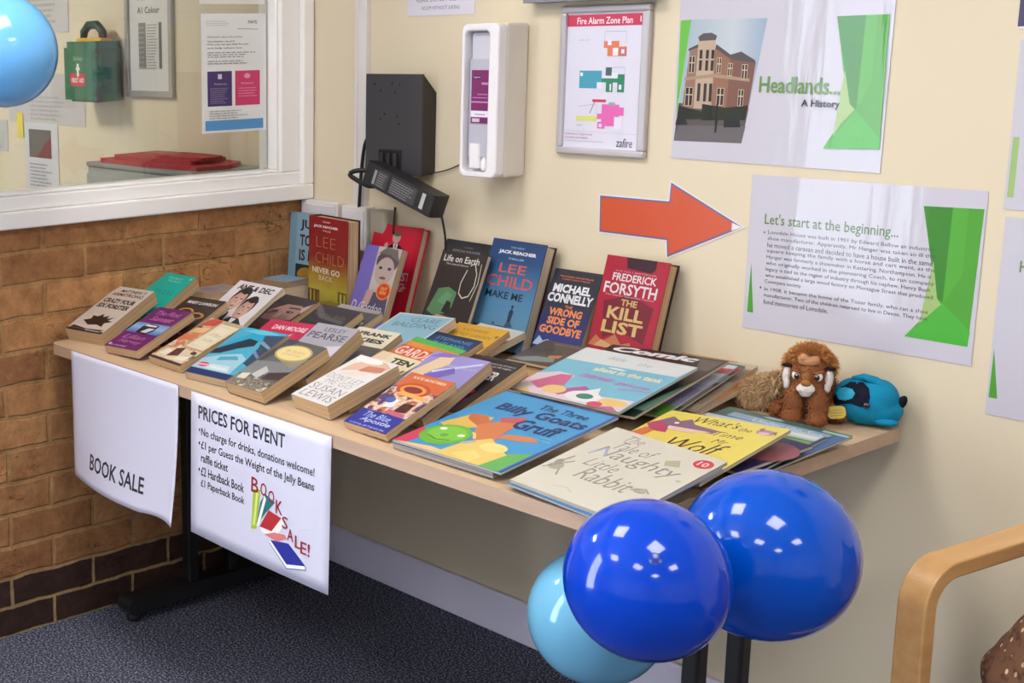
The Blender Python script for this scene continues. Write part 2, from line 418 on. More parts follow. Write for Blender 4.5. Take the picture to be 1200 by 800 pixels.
# ceiling panels
def panel(x, y, e, label, name='ceiling_light', group='square ceiling lights'):
    t = thing(name, label, 'ceiling light', (x, y, HT), 0, group)
    mb = MB(); ring(mb, -0.3, 0.3, -0.3, 0.3, 0.015, 0.015, 0.015, 0.015, -0.012, 0.0, white_m)
    v = [(a[1], a[2], a[0]) for a in mb.v]; mb.v = v
    mb.build('frame', t)
    M = mat((255, 252, 250), emit=e, rough=0.5)
    one('diffuser', M, t, b=(-0.285, 0.285, -0.285, 0.285, -0.008, -0.001))
for i, (x, y) in enumerate([(0.75, -1.35), (2.45, -1.4), (4.2, -1.5), (0.8, -3.2), (2.55, -3.25), (4.3, -3.35)]):
    panel(x, y, PANEL, 'square white ceiling light panel reflected in the blue balloons')
panel(-1.6, -1.6, OFFICE_FILL, 'added unseen light panel that brightens the room behind the glass')  # added lamp, out of view, to brighten the office wall

# ---------------------------------------------------------------- table
TZ, TX0, TX1, TY0, TY1 = 0.7284, 0.026, 1.638, -0.842, -0.006
def wood(c1, c2, name, axis=0, rough=0.4):
    M = bpy.data.materials.new(name); M.use_nodes = True
    nt = M.node_tree; b = nt.nodes['Principled BSDF']; b.inputs['Roughness'].default_value = rough
    tc = nt.nodes.new('ShaderNodeTexCoord'); mp = nt.nodes.new('ShaderNodeMapping')
    sc = [40.0, 40.0, 40.0]; sc[axis] = 3.0; mp.inputs['Scale'].default_value = sc
    n = nt.nodes.new('ShaderNodeTexNoise'); n.inputs['Scale'].default_value = 1; n.inputs['Detail'].default_value = 5
    rp = nt.nodes.new('ShaderNodeValToRGB'); rp.color_ramp.elements[0].position = 0.3; rp.color_ramp.elements[1].position = 0.7
    rp.color_ramp.elements[0].color = lin(c1); rp.color_ramp.elements[1].color = lin(c2)
    nt.links.new(tc.outputs['Object'], mp.inputs[0]); nt.links.new(mp.outputs[0], n.inputs['Vector'])
    nt.links.new(n.outputs['Fac'], rp.inputs[0]); nt.links.new(rp.outputs[0], b.inputs['Base Color'])
    return M
beech_m = wood((196, 166, 132), (206, 178, 146), 'beech_laminate')
edge_m = wood((180, 150, 126), (190, 160, 136), 'beech_edge_strip')
black_m = mat((22, 21, 24), rough=0.5, name='black_steel')
table = thing('folding_table', 'long beech laminate table on black steel legs covered with books', 'table', ((TX0+TX1)/2, (TY0+TY1)/2, 0))
def rrect(x0, x1, y0, y1, r, n=6):
    pts = []
    for cx, cy, a0 in ((x1-r, y1-r, 0), (x0+r, y1-r, 90), (x0+r, y0+r, 180), (x1-r, y0+r, 270)):
        for i in range(n + 1):
            a = R(a0 + 90 * i / n); pts.append((cx + r*math.cos(a), cy + r*math.sin(a)))
    return pts
ox, oy = (TX0+TX1)/2, (TY0+TY1)/2
mb = MB(); mb.prism(rrect(TX0-ox, TX1-ox, TY0-oy, TY1-oy, 0.03), TZ - 0.025, TZ, beech_m, m2=edge_m)
mb.build('tabletop', table, 0.002)
for lx in (0.105, 1.557):
    x = lx - ox
    for py in (-0.49, -0.36):
        mb = MB(); mb.prism(rrect(x-0.016, x+0.016, py-oy-0.016, py-oy+0.016, 0.006, 3), 0.06, TZ - 0.06, black_m); mb.build('post', table)
    mb = MB(); mb.box(x-0.02, x+0.02, -0.70-oy, -0.12-oy, TZ-0.065, TZ-0.025, black_m); mb.build('top_bar', table, 0.006)
    mb = MB(); mb.prism(rrect(-0.70-oy, -0.10-oy, 0.024, 0.062, 0.016, 4), x-0.028, x+0.028, black_m, axis=0); ft = mb.build('foot', table, 0.004)
    for gy in (-0.67, -0.13):
        mb = MB(); mb.lathe([(0, 0), (0.017, 0), (0.019, 0.012), (0.01, 0.024), (0, 0.024)], black_m, Matrix.Translation((x, gy-oy, 0)), 14); mb.build('glide', ft)
one('stretcher', black_m, table, 0.003, b=(0.12-ox, 1.545-ox, -0.435-oy, -0.415-oy, TZ-0.085, TZ-0.045))

# ---------------------------------------------------------------- the two paper notices hanging off the table front
paper_m = mat((210, 208, 226), rough=0.55, name='white_printer_paper', spec=0.3)
INK = (38, 50, 54)
def sheet(mb, W, H, fn, m, n=24, k=16, th=0.0006):
    """paper grid, front and back"""
    vs = []; fs = []
    for side in (0, 1):
        for j in range(k + 1):
            for i in range(n + 1): vs.append(fn(W*i/n, H*j/k, -side*th))
    o = (n+1)*(k+1)
    for j in range(k):
        for i in range(n):
            a = j*(n+1)+i; fs.append((a, a+1, a+n+2, a+n+1)); fs.append((o+a, o+a+n+1, o+a+n+2, o+a+1))
    main = len(fs)
    for i in range(n):
        fs.append((i+1, i, o+i, o+i+1)); a = k*(n+1)+i; fs.append((a, a+1, o+a+1, o+a))
    for j in range(k):
        a = j*(n+1); fs.append((a, a+n+1, o+a+n+1, o+a)); a += n; fs.append((a+n+1, a, o+a, o+a+n+1))
    k0 = len(mb.f); mb.add(vs, fs, m, True)
    for i in range(k0 + main, len(mb.f)): mb.sm[i] = False
PW, PH = 0.4279, 0.3026
def curl(u, v, h):           # book sale sheet: the foot swings back under the table on the left, the right edge curls out
    a, b = u / PW, 1 - v / PH
    y = -h - 0.030*math.sin(min(1, a*1.08)*math.pi*.96)*b**1.6 - 0.022*a**5*b**2
    z = v - 0.003*b*a + 0.006*max(0, math.sin((a-.72)/.28*math.pi) if a > .72 else 0)*b**6
    return (u, y, z)
mb = MB(); sheet(mb, PW, PH, curl, paper_m, 36, 24)
paint(mb, [('t', 'BOOK SALE', 0.092, 0.040, 0.318, 0.078, INK, 0.018)], curl, 0.0004)
o = mb.build('book_sale_notice', loc=(0.1324, TY0 - 0.003, TZ - 0.0016 - PH))
tag(o, 'mostly blank white notice with a curled foot reading BOOK SALE, taped to the table edge', 'notice')
def lean(u, v, h): return (u, -h - 0.006*(1-v/PH) - 0.004*math.sin(u/PW*math.pi)*(1-v/PH), v)
mb = MB(); sheet(mb, PW, PH, lean, paper_m, 16, 12)
its = [('t', 'PRICES FOR EVENT', 0.026, 0.250, 0.300, 0.279, INK, 0.018),
       ('e', 0.030, 0.227, 0.0025, 0.0035, INK), ('t', 'No charge for drinks, donations welcome!', 0.036, 0.212, 0.385, 0.2335, INK, 0.014),
       ('e', 0.030, 0.199, 0.0025, 0.0035, INK), ('t', '\u00a31 per Guess the Weight of the Jelly Beans', 0.036, 0.184, 0.385, 0.2055, INK, 0.014),
       ('t', 'raffle ticket', 0.036, 0.161, 0.127, 0.179, INK, 0.014),
       ('e', 0.030, 0.143, 0.0025, 0.0035, INK), ('t', '\u00a32 Hardback Book', 0.036, 0.132, 0.180, 0.151, INK, 0.014),
       ('t', '\u00a31 Paperback Book', 0.036, 0.104, 0.182, 0.124, INK, 0.014)]
# clip art: a fan of books with arched words
BX = 0.205
its += [('p', [(BX, .04), (BX+.016, .044), (BX+.026, .126), (BX+.004, .122)], (168, 196, 60)), ('p', [(BX+.005, .05), (BX+.011, .05), (BX+.02, .118), (BX+.013, .117)], (214, 226, 120)),
        ('p', [(BX+.016, .05), (BX+.040, .08), (BX+.070, .112), (BX+.040, .122), (BX+.026, .10)], (26, 110, 112)), ('p', [(BX+.016, .05), (BX+.024, .052), (BX+.044, .112), (BX+.038, .118)], (236, 240, 236)),
        ('p', [(BX+.026, .052), (BX+.052, .092), (BX+.090, .086), (BX+.062, .052)], (176, 34, 42)), ('p', [(BX+.026, .052), (BX+.062, .052), (BX+.09, .086), (BX+.1, .078), (BX+.072, .040), (BX+.034, .042)], (240, 236, 232)),
        ('p', [(BX+.040, .040), (BX+.078, .036), (BX+.108, .050), (BX+.1, .056), (BX+.07, .052)], (214, 120, 120)),
        ('p', [(BX+.060, .034), (BX+.112, .042), (BX+.160, .012), (BX+.108, -.0)], (30, 40, 150)), ('p', [(BX+.060, .034), (BX+.108, .0), (BX+.160, .012), (BX+.162, .004), (BX+.108, -.009), (BX+.056, .028)], (244, 244, 248)),
        ('l', [(BX+.056, .028), (BX+.108, -.009), (BX+.162, .004), (BX+.160, .012)], .0016, (30, 36, 110)), ('l', [(BX+.06, .034), (BX+.108, 0), (BX+.16, .012)], .0014, (30, 36, 110))]
its = [(it if it[0] == 't' or it[0] == 'e' else (it[0], [(a, b + 0.026) for a, b in it[1]], *it[2:])) for it in its]
for ch, u, v, s in (('B', BX-.002, .146, .030), ('O', BX+.026, .146, .026), ('O', BX+.050, .138, .025), ('K', BX+.073, .122, .027),
                    ('S', BX+.092, .098, .024), ('A', BX+.108, .078, .024), ('L', BX+.130, .070, .024), ('E', BX+.146, .063, .024), ('!', BX+.166, .062, .026)):
    its.append(('t', ch, u, v - .004, u + (s*.72 if ch != '!' else .006), v + s - .004, (150, 26, 44), 0.01))
paint(mb, its, lean, 0.0004)
o = mb.build('price_notice', loc=(0.6062, TY0 - 0.003, TZ - 0.0040 - PH))
tag(o, 'white price notice headed PRICES FOR EVENT taped to the table front', 'notice')

# ---------------------------------------------------------------- things on the back wall
LAM = dict(rough=0.55, coat=0.35, bump=0.35, scale=1.0, spec=0.25, stretch=(16, 16, 2.2))
lam_white = mat((198, 194, 204), name='laminated_paper', **LAM)
def wall_sheet(name, label, cat, x, z, W, H, th, items, m=None, lift=0.0, wob=0.0, mk=None, after=None, y=-0.001):
    """sheet on the back wall; x,z = bottom left; items in metres from there"""
    mb = MB()
    def fn(u, v, h):
        a, b = u / W, v / H
        return (u, -h - lift*abs(a-.5)*abs(b-.5)*4 - wob*(math.sin(a*9+b*4)*.5+.5), v)
    sheet(mb, W, H, fn, m or lam_white, 24, 18, 0.0004)
    for k_ in range(len(mb.sm)): mb.sm[k_] = False
    paint(mb, items, fn, 0.0002, 0.00002, **(mk or {}))
    if after: after(mb, fn)
    o = mb.build(name, loc=(x, y - 0.0006, z), rot=(0, th, 0))
    return tag(o, label, cat)
G1, G2, G3 = (80, 158, 54), (60, 132, 46), (158, 186, 116)
# Headlands
X0, Z0 = 1.122, 1.179
def W_(pts): return [(a - X0, b - Z0) for a, b in pts]
def WR(x0, z0, x1, z1): return (x0 - X0, z0 - Z0, x1 - X0, z1 - Z0)
def facade():
    its = [('p', W_([(1.148, 1.454), (1.311, 1.454), (1.276, 1.217), (1.126, 1.214)]), gmat([(0.0, (176, 196, 214)), (0.6, (214, 220, 226)), (1, (150, 176, 206))], 0, 0, 0.2)),
           ('p', W_([(1.125, 1.452), (1.149, 1.454), (1.128, 1.26)]), (110, 186, 74)),
           ('p', W_([(1.132, 1.29), (1.286, 1.285), (1.276, 1.217), (1.126, 1.214)]), (92, 84, 82)),           # street
           ('p', W_([(1.135, 1.245), (1.282, 1.25), (1.276, 1.217), (1.126, 1.214)]), (104, 98, 100)),
           ('p', W_([(1.150, 1.392), (1.168, 1.400), (1.168, 1.28), (1.140, 1.28)]), (150, 116, 98)),
           ('p', W_([(1.168, 1.412), (1.206, 1.414), (1.206, 1.28), (1.166, 1.28)]), (186, 164, 142)),          # stone bay
           ('p', W_([(1.206, 1.398), (1.240, 1.378), (1.238, 1.278), (1.206, 1.280)]), (146, 104, 86)),
           ('p', W_([(1.240, 1.378), (1.294, 1.370), (1.284, 1.275), (1.238, 1.278)]), (124, 86, 74)),
           ('p', W_([(1.170, 1.412), (1.206, 1.414), (1.208, 1.422), (1.196, 1.428), (1.178, 1.427), (1.167, 1.42)]), (92, 84, 86)),
           ('p', W_([(1.206, 1.398), (1.240, 1.378), (1.240, 1.386), (1.208, 1.406)]), (88, 78, 80)),
           ('p', W_([(1.240, 1.378), (1.294, 1.370), (1.292, 1.376), (1.262, 1.392), (1.240, 1.386)]), (88, 78, 80)),
           ('p', W_([(1.148, 1.392), (1.168, 1.400), (1.168, 1.406), (1.147, 1.397)]), (88, 78, 80)),
           ('p', W_([(1.142, 1.335), (1.206, 1.342), (1.284, 1.335), (1.284, 1.341), (1.206, 1.349), (1.143, 1.341)]), (170, 140, 116))]
    for x0, z0, x1, z1 in ((1.150, 1.35, 1.163, 1.383), (1.146, 1.285, 1.163, 1.322), (1.236, 1.345, 1.246, 1.37), (1.266, 1.34, 1.278, 1.368), (1.212, 1.35, 1.222, 1.38), (1.216, 1.288, 1.232, 1.322), (1.262, 1.288, 1.274, 1.32)):
        its.append(('r', *WR(x0, z0, x1, z1), (206, 186, 160)))
        cx = (x0 + x1) / 2; cz = z0 + (z1 - z0) * .6
        for a, b, c, d in ((x0+.001, z0+.001, cx-.001, cz-.001), (cx+.001, z0+.001, x1-.001, cz-.001), (x0+.001, cz+.001, cx-.001, z1-.001), (cx+.001, cz+.001, x1-.001, z1-.001)):
            its.append(('r', *WR(a, b, c, d), (58, 48, 48)))
    for x in (1.173, 1.187, 1.199):
        its.append(('r', *WR(x, 1.355, x + .006, 1.395), (60, 50, 50))); its.append(('r', *WR(x, 1.295, x + .006, 1.33), (60, 50, 50)))
        its.append(('r', *WR(x - .001, 1.375, x + .007, 1.378), (196, 172, 148)))
    its += [('p', W_([(1.134, 1.285), (1.19, 1.274), (1.19, 1.26), (1.132, 1.258)]), (44, 46, 38)), ('p', W_([(1.186, 1.29), (1.236, 1.284), (1.284, 1.29), (1.280, 1.262), (1.186, 1.258)]), (40, 44, 34)),
            ('r', *WR(1.217, 1.235, 1.221, 1.29), (30, 28, 30)), ('p', W_([(1.236, 1.262), (1.268, 1.264), (1.272, 1.248), (1.236, 1.246)]), (36, 38, 44)), ('p', W_([(1.13, 1.258), (1.15, 1.26), (1.156, 1.248), (1.128, 1.246)]), (50, 44, 46))]
    return its
its = facade() + [
    ('p', W_([(1.447, 1.455), (1.542, 1.457), (1.545, 1.221), (1.441, 1.217), (1.482, 1.288)]), G1),
    ('p', W_([(1.447, 1.455), (1.500, 1.456), (1.497, 1.29), (1.484, 1.30)]), G2),
    ('p', W_([(1.500, 1.456), (1.520, 1.4565), (1.520, 1.34), (1.497, 1.29)]), (84, 166, 58)),
    ('p', W_([(1.470, 1.36), (1.484, 1.30), (1.494, 1.290), (1.470, 1.262), (1.458, 1.24)]), G3),
    ('p', W_([(1.497, 1.288), (1.545, 1.24), (1.545, 1.221), (1.441, 1.217)]), (76, 174, 60)),
    ('t', 'Headlands...', *WR(1.305, 1.315, 1.464, 1.346), (104, 148, 76), 0.012), ('t', 'A History', *WR(1.392, 1.288, 1.466, 1.305), (56, 56, 60), 0.02)]
wall_sheet('headlands_poster', 'laminated poster with a building photograph headed Headlands... A History', 'poster', X0, Z0, 0.4275, 0.325, 0.008, its, lift=0.0, wob=0.0, mk=dict(LAM))
# Let's start at the beginning
X0, Z0 = 1.304, 0.8555
PARA = ["Lonsdale House was built in 1901 by Edward Bellow an industrial",
        "shoe manufacturer. Apparently, Mr Hanger was taken so ill that",
        "he moved a caravan and decided to have a house built in the same",
        "square keeping the family with a horse and cart went, as the",
        "Hanger was formerly a shoemaker in Kettering, Northampton. He is",
        "who originally worked in the pioneering Coach, to run company",
        "legacy is tied to the region of industry through his nephew, Henry Bush",
        "who established a large wood factory on Montague Street that produced",
        "Coverpans society."]
PARA2 = ["In 1908, it became the home of the Tozer family, who ran a shoe",
         "manufacturer. Two of the children returned to live in Devon. They have",
         "fond memories of Lonsdale."]
its = [('p', W_([(1.631, 1.124), (1.731, 1.127), (1.726, 0.888), (1.618, 0.889), (1.668, 0.956)]), G1),
       ('p', W_([(1.631, 1.124), (1.680, 1.1255), (1.678, 0.96), (1.668, 0.965)]), G2),
       ('p', W_([(1.680, 1.1255), (1.706, 1.126), (1.706, 1.01), (1.678, 0.958)]), (84, 166, 58)),
       ('p', W_([(1.656, 1.03), (1.668, 0.965), (1.676, 0.955), (1.652, 0.925), (1.640, 0.905)]), G3),
       ('p', W_([(1.678, 0.958), (1.7275, 0.915), (1.726, 0.888), (1.618, 0.889)]), (76, 174, 60)),
       ('p', W_([(1.314, 0.985), (1.325, 0.888), (1.312, 0.888)]), G1),
       ('t', "Let's start at the beginning...", *WR(1.336, 1.058, 1.592, 1.085), (104, 132, 84), 0.01),
       ('e', 1.337 - X0, 1.048 - Z0, .002, .002, (90, 130, 60)), ('e', 1.337 - X0, 0.940 - Z0, .002, .002, (90, 130, 60))]
z = 1.044
for i, ln in enumerate(PARA):
    L = 1.655 if i < len(PARA) - 1 else 1.42
    its.append(('t', ln, *WR(1.345, z, L + (.006 if i % 2 else 0), z + 0.0092), (84, 84, 92), 0.0)); z -= 0.0120
z -= 0.003
for i, ln in enumerate(PARA2):
    its.append(('t', ln, *WR(1.345, z, 1.655 if i < 2 else 1.475, z + 0.0092), (84, 84, 92), 0.0)); z -= 0.0120
wall_sheet('beginning_poster', "laminated poster of small print headed Let's start at the beginning...", 'poster', X0, Z0, 0.4305, 0.302, 0.0, its, lift=0.0, wob=0.0, mk=dict(LAM))
# sheets at the right hand edge
X0, Z0 = 1.765, 0.777
its = [('p', [(0.004, .115), (0.017, .03), (0.003, .03)], G1), ('t', 'Headlands School', .03, .25, .2, .27, (104, 132, 84), .01)]
wall_sheet('school_poster', 'laminated poster with a green sliver cut off by the right of the photo, lower one', 'poster', X0, Z0, 0.42, 0.34, 0.0, its, lift=0.0, wob=0.0, mk=dict(LAM))
its = [('r', .004, .02, .014, .12, G3), ('t', 'A school', .03, .15, .2, .18, (104, 132, 84), .01)]
wall_sheet('upper_poster', 'upper laminated sheet at the right of the photo, over the one with a green sliver', 'poster', 1.760, 1.13, 0.42, 0.277, 0.0, its, lift=0.0, wob=0.0, mk=dict(LAM))
wall_sheet('purple_notice', 'dark purple notice at the top right corner of the photo', 'notice', 1.753, 1.425, 0.21, 0.297, 0.0, [('r', .0, .0, .21, .003, (230, 226, 230))], m=mat((58, 42, 84), rough=.4))
X0, Z0 = 0.367, 1.480
its = [('t', 'PLEASE DO NOT USE THIS', .03, .032, .19, .042, (110, 108, 124)), ('t', 'ROOM WITHOUT ASKING', .05, .013, .17, .022, (110, 108, 124))]
wall_sheet('door_notice', 'white paper notice with two lines of print above the black box', 'notice', X0, Z0, 0.217, 0.148, 0.0, its, m=mat((216, 212, 222), rough=.6))
# arrow
mb = MB()
A = [(0.954, 1.089), (1.124, 1.090), (1.126, 1.129), (1.290, 1.053), (1.126, 0.975), (1.123, 1.010), (0.956, 1.011)]
ax, az = 1.12, 1.05
def shrink(pts, d):
    cx = sum(p[0] for p in pts)/len(pts); out = []; n = len(pts)
    for i in range(n):
        p0, p, p2 = Vector(pts[i-1]), Vector(pts[i]), Vector(pts[(i+1) % n])
        e1 = (p - p0).normalized(); e2 = (p2 - p).normalized(); n1 = Vector((e1.y, -e1.x)); n2 = Vector((e2.y, -e2.x))
        k = n1 + n2; k = k / max(0.35, k.dot(n1)); out.append((p.x + k.x*d, p.y + k.y*d))
    return out
A = [(a - ax, b - az) for a, b in A]
mb.prism(shrink(A[::1], -0.003), -0.0012, -0.0006, mat((228, 222, 220), **LAM), axis=1)
mb.prism(A, -0.0016, -0.0012, mat((98, 92, 140), rough=.35, coat=.8), axis=1)
mb.prism(shrink(A, 0.0035), -0.0020, -0.0016, mat((204, 78, 38), rough=.35, coat=.8, bump=.1, scale=12), axis=1)
tip = [(0.148, 0.010), (0.170, 0.003), (0.148, -0.006)]
mb.prism(tip[::-1], -0.0023, -0.0020, mat((232, 226, 222), **LAM), axis=1)
tag(mb.build('direction_arrow', loc=(ax, -0.0004, az)), 'orange laminated paper arrow with a blue outline pointing right', 'arrow')

# fire plan in a snap frame
alu_m = mat((196, 190, 192), rough=0.35, metal=0.3, name='silver_snap_frame')
fx0, fx1, fz0, fz1 = 0.839, 1.064, 1.174, 1.489
fp = thing('fire_plan', 'silver framed plan headed Fire Alarm Zone Plan', 'framed plan', (0.9515, 0, 1.3315))
mb = MB(); W2, H2 = (fx1-fx0)/2, (fz1-fz0)/2
ring(mb, -W2, W2, -H2, H2, 0.015, 0.019, 0.015, 0.015, 0, 0.014, alu_m)
mb.v = [(b, -a, c) for a, b, c in mb.v]; mb.f = [f[::-1] for f in mb.f]; mb.build('frame', fp, 0.004)
mb = MB(); mb.box(-W2+.012, W2-.012, -0.006, -0.002, -H2+.012, H2-.012, mat((222, 218, 232), rough=.25, coat=.5))
iw, ih = 2*W2-.034, 2*H2-.03
def fpf(u, v, h): return (-W2+.015 + u*iw, -0.006-h, -H2+.015 + v*ih)
OR, TE, GR, PK, YL = (222, 120, 88), (66, 154, 178), (44, 128, 96), (222, 98, 172), (212, 214, 120)
its = [('r', 0, .90, 1, .985, (198, 52, 84)), ('t', 'Fire Alarm Zone Plan', .13, .915, .86, .965, (240, 226, 232), .012), ('t', '1', .955, .925, .968, .965, (240, 226, 232)),
       ('t', 'SECOND FLOOR', .16, .795, .31, .805, (150, 146, 160)),
       ('r', .50, .74, .70, .79, OR), ('r', .55, .68, .80, .75, OR), ('r', .70, .68, .80, .74, (190, 110, 100)), ('r', .55, .76, .60, .80, (222, 218, 232)), ('r', .62, .685, .69, .74, (230, 222, 230)), ('r', .73, .70, .77, .73, (222, 218, 232)),
       ('r', .19, .445, .49, .575, TE), ('r', .43, .445, .49, .49, (222, 218, 232)), ('r', .20, .535, .235, .56, (236, 236, 240)),
       ('r', .49, .49, .79, .52, GR), ('r', .55, .42, .64, .52, GR), ('r', .70, .42, .79, .55, GR), ('r', .54, .54, .62, .60, (70, 96, 92)), ('r', .72, .44, .755, .475, (222, 218, 232)), ('r', .60, .43, .62, .48, (222, 218, 232)), ('r', .62, .52, .70, .56, (216, 224, 222)),
       ('p', [(.38, .345), (.56, .345), (.56, .365), (.38, .365)], (206, 44, 96)), ('l', [(.41, .345), (.35, .26)], .008, (150, 60, 100)),
       ('r', .17, .20, .45, .24, YL), ('l', [(.19, .31), (.44, .33), (.44, .25)], .004, (170, 166, 180)),
       ('r', .51, .17, .74, .33, PK), ('r', .56, .25, .80, .31, PK), ('r', .45, .22, .54, .26, PK), ('r', .46, .15, .56, .2, PK), ('r', .68, .15, .78, .24, (222, 218, 232)), ('r', .48, .16, .52, .185, (222, 218, 232)), ('r', .60, .32, .68, .345, (150, 160, 170)),
       ('l', [(.51, .86), (.79, .86), (.79, .77)], .004, (170, 166, 180)), ('l', [(.51, .86), (.51, .79)], .004, (170, 166, 180)), ('l', [(.62, .60), (.79, .60), (.79, .55)], .004, (170, 166, 180)),
       ('t', 'EMERGENCY TELEPHONE', .02, .095, .40, .107, (150, 80, 100)), ('t', 'ALARM NUMBER', .02, .068, .34, .08, (150, 80, 100)), ('l', [(.02, .05), (.55, .05)], .003, (170, 150, 160)), ('l', [(.02, .125), (.98, .118)], .002, (180, 170, 186)),
       ('t', 'Ground', .18, .165, .25, .176, (60, 60, 70)), ('t', 'zafire', .72, .02, .93, .085, (70, 66, 74), 0.0, .15)]
paint(mb, its, fpf, 0.0002, 0.00002)
mb.build('plan_print', fp)
mb = MB(); mb.prism(rrect(-0.17, 0.165, -0.035, 0.0, 0.005), 0, 0.085, mat((176, 174, 178), rough=.35, metal=.4)); mb.prism(rrect(-0.172, 0.167, -0.038, 0.0, 0.005), 0.0, 0.008, mat((150, 148, 154), rough=.35, metal=.4))
tag(mb.build('wall_rail', loc=(0.925, 0, 1.498), bevel=.002), 'grey metal rail box above the framed fire plan', 'wall rail')

# black wall box, power unit and cables
blk = mat((58, 56, 60), rough=0.55, bump=.05, scale=300, name='black_plastic'); blk2 = mat((34, 32, 34), rough=0.5); dk = mat((12, 12, 13), rough=.6)
sp = thing('wall_box', 'black wall mounted equipment box with screw holes and a socket recess', 'wall box', (0.3735, 0, 1.221))
x0, x1, z0, z1, d = -0.0965, 0.0965, -0.121, 0.122, 0.05
mb = MB()
mb.prism([(x0, z0), (x1-.004, z0), (x1, z0+.004), (x1, z1), (x0, z1)], -d, -d+.006, blk, axis=1)
mb.v += []
# body behind the face, its top right edge chamfered towards the wall
vs = [(x0, -d+.006, z0), (x1-.001, -d+.006, z0), (x1-.001, -d+.006, z1-.001), (x0, -d+.006, z1-.001), (x0, 0, z0+.004), (x1-.001, 0, z0+.004), (x1-.001, 0, z1-.045), (x0, 0, z1-.045)]
mb.add(vs, [(0,3,7,4), (1,5,6,2), (3,2,6,7), (0,4,5,1), (4,7,6,5)], mat((50, 44, 42), rough=.55))
mb.build('body', sp, 0.0015)
mb = MB()
for a, b in ((-.065, .097), (-.005, .100), (.020, .097), (-.045, .082), (.006, .078), (-.03, -.015+.04), (-.045, .012), (.013, .02), (.02, .002)):
    mb = MB(); mb.lathe([(0, 0), (.0028, 0), (.0028, .0012), (0, .0012)], dk, Matrix.Translation((a, -d, b)) @ Matrix.Rotation(R(90), 4, 'X'), 10); mb.build('screw_hole', sp)
mb = MB(); ring(mb, -.047, .030, -.113, -.060, .004, .004, .004, .004, 0, .003, blk2); mb.v = [(b, -d - a, c) for a, b, c in mb.v]; mb.f = [f[::-1] for f in mb.f]
mb.box(-.044, .027, -d-.0012, -d, -.110, -.063, dk)
for k, px in enumerate((-.034, -.012, .012)): mb.box(px-.005, px+.006, -d-.006, -d, -.106, -.070, mat((40+9*k, 40+9*k, 44+9*k), rough=.4))
mb.build('socket_recess', sp)
pu = thing('power_unit', 'long black power unit hanging on cables below the wall box', 'power unit', (0.478, -0.090, 1.066)); pu.rotation_euler = (R(-6), R(17), 0)
mb = MB(); mb.prism(rrect(-0.145, 0.095, -0.024, 0.030, 0.008), -0.027, 0.027, blk2); mb.build('casing', pu, 0.004)
mb = MB()
def puf(u, v, h): return (u, -0.024-h, v)
its = [('r', -.098, -.021, -.060, .020, (66, 64, 68)), ('r', -.050, -.021, .038, .020, (70, 68, 72)), ('r', .056, -.018, .068, .020, (190, 188, 186)), ('r', -.110, -.02, -.101, .016, (150, 148, 144))]
its += scribble(-.095, -.018, -.064, .017, 6, (140, 138, 140), .4, 3) + scribble(-.046, -.018, .034, .017, 6, (136, 134, 136), .4, 4)
paint(mb, its, puf, .0003, .00002); mb.build('rating_label', pu)
def cable(name, label, pts, r, group=None, c=(18, 18, 20)):
    # smooth the points
    P = [Vector(p) for p in pts]; out = []
    for i in range(len(P) - 1):
        a, b, c2, d2 = P[max(0, i-1)], P[i], P[i+1], P[min(len(P)-1, i+2)]
        for k in range(6):
            t = k / 6; out.append(0.5*((2*b) + (c2-a)*t + (2*a-5*b+4*c2-d2)*t*t + (3*b-a-3*c2+d2)*t**3))
    out.append(P[-1]); mb = MB(); mb.tube(out, r, mat(c, rough=.5), 8)
    return tag(mb.build(name), label, 'cable', group)
cable('power_cable', 'black cable dropping from the left of the wall box to the white socket', [(0.278, -.02, 1.20), (0.255, -.03, 1.17), (0.242, -.03, 1.10), (0.236, -.03, 1.03), (0.228, -.026, 0.96)], 0.0045)
cable('loop_cable', 'black cable looping from the power unit back under the wall box', [(0.375, -.05, 1.108), (0.31, -.10, 1.108), (0.285, -.11, 1.098), (0.31, -.11, 1.085), (0.345, -.10, 1.072), (0.362, -.08, 1.075)], 0.006)
cable('drop_cable', 'thin black cable hanging from the right end of the power unit', [(0.560, -.085, 1.035), (0.572, -.085, 1.02), (0.578, -.075, 0.96), (0.572, -.07, 0.90), (0.56, -.06, 0.86)], 0.0028)
cable('thin_cable', 'thin dark wire between the wall box and the hand sanitiser dispenser', [(0.466, -.012, 1.105), (0.52, -.006, 1.118), (0.60, -.006, 1.150), (0.645, -.01, 1.16)], 0.0016, c=(60, 52, 44))
cable('front_cable', 'thin black cable hanging in front of the power unit above the red book', [(0.395, -.06, 1.02), (0.402, -.07, 0.99), (0.40, -.07, 0.955)], 0.0028)
# white sockets behind the books
so = thing('wall_socket', 'white double wall socket low behind the standing books at the corner', 'wall socket', (0.08, 0, 0.975))
mb = MB(); mb.box(-.074, .074, -.03, 0, -.06, .032, trunk_m); mb.build('back_box', so, .004)
mb = MB(); mb.box(-.066, .066, -.036, -.03, -.056, .024, mat((216, 212, 216), rough=.3)); mb.build('face_plate', so, .003)
so = thing('switched_outlet', 'white outlet box beside the vertical trunking under the black cable', 'wall socket', (0.218, 0, 0.95))
mb = MB(); mb.box(-.046, .046, -.034, 0, -.06, .055, trunk_m); mb.build('back_box', so, .004)
mb = MB(); mb.box(-.040, .040, -.039, -.034, -.055, .045, mat((226, 224, 226), rough=.3)); mb.box(-.012, .016, -.043, -.039, -.03, -.005, mat((120, 118, 122), rough=.3)); mb.build('face_plate', so, .002)
mb = MB(); mb.prism(rrect(-.03, .03, -.045, 0, .012), -.04, .04, mat((176, 166, 150), rough=.4)); tag(mb.build('wall_plug', loc=(0.315, 0, 0.962), bevel=.003), 'grey beige plug adapter on the wall right of the white outlet box', 'plug')

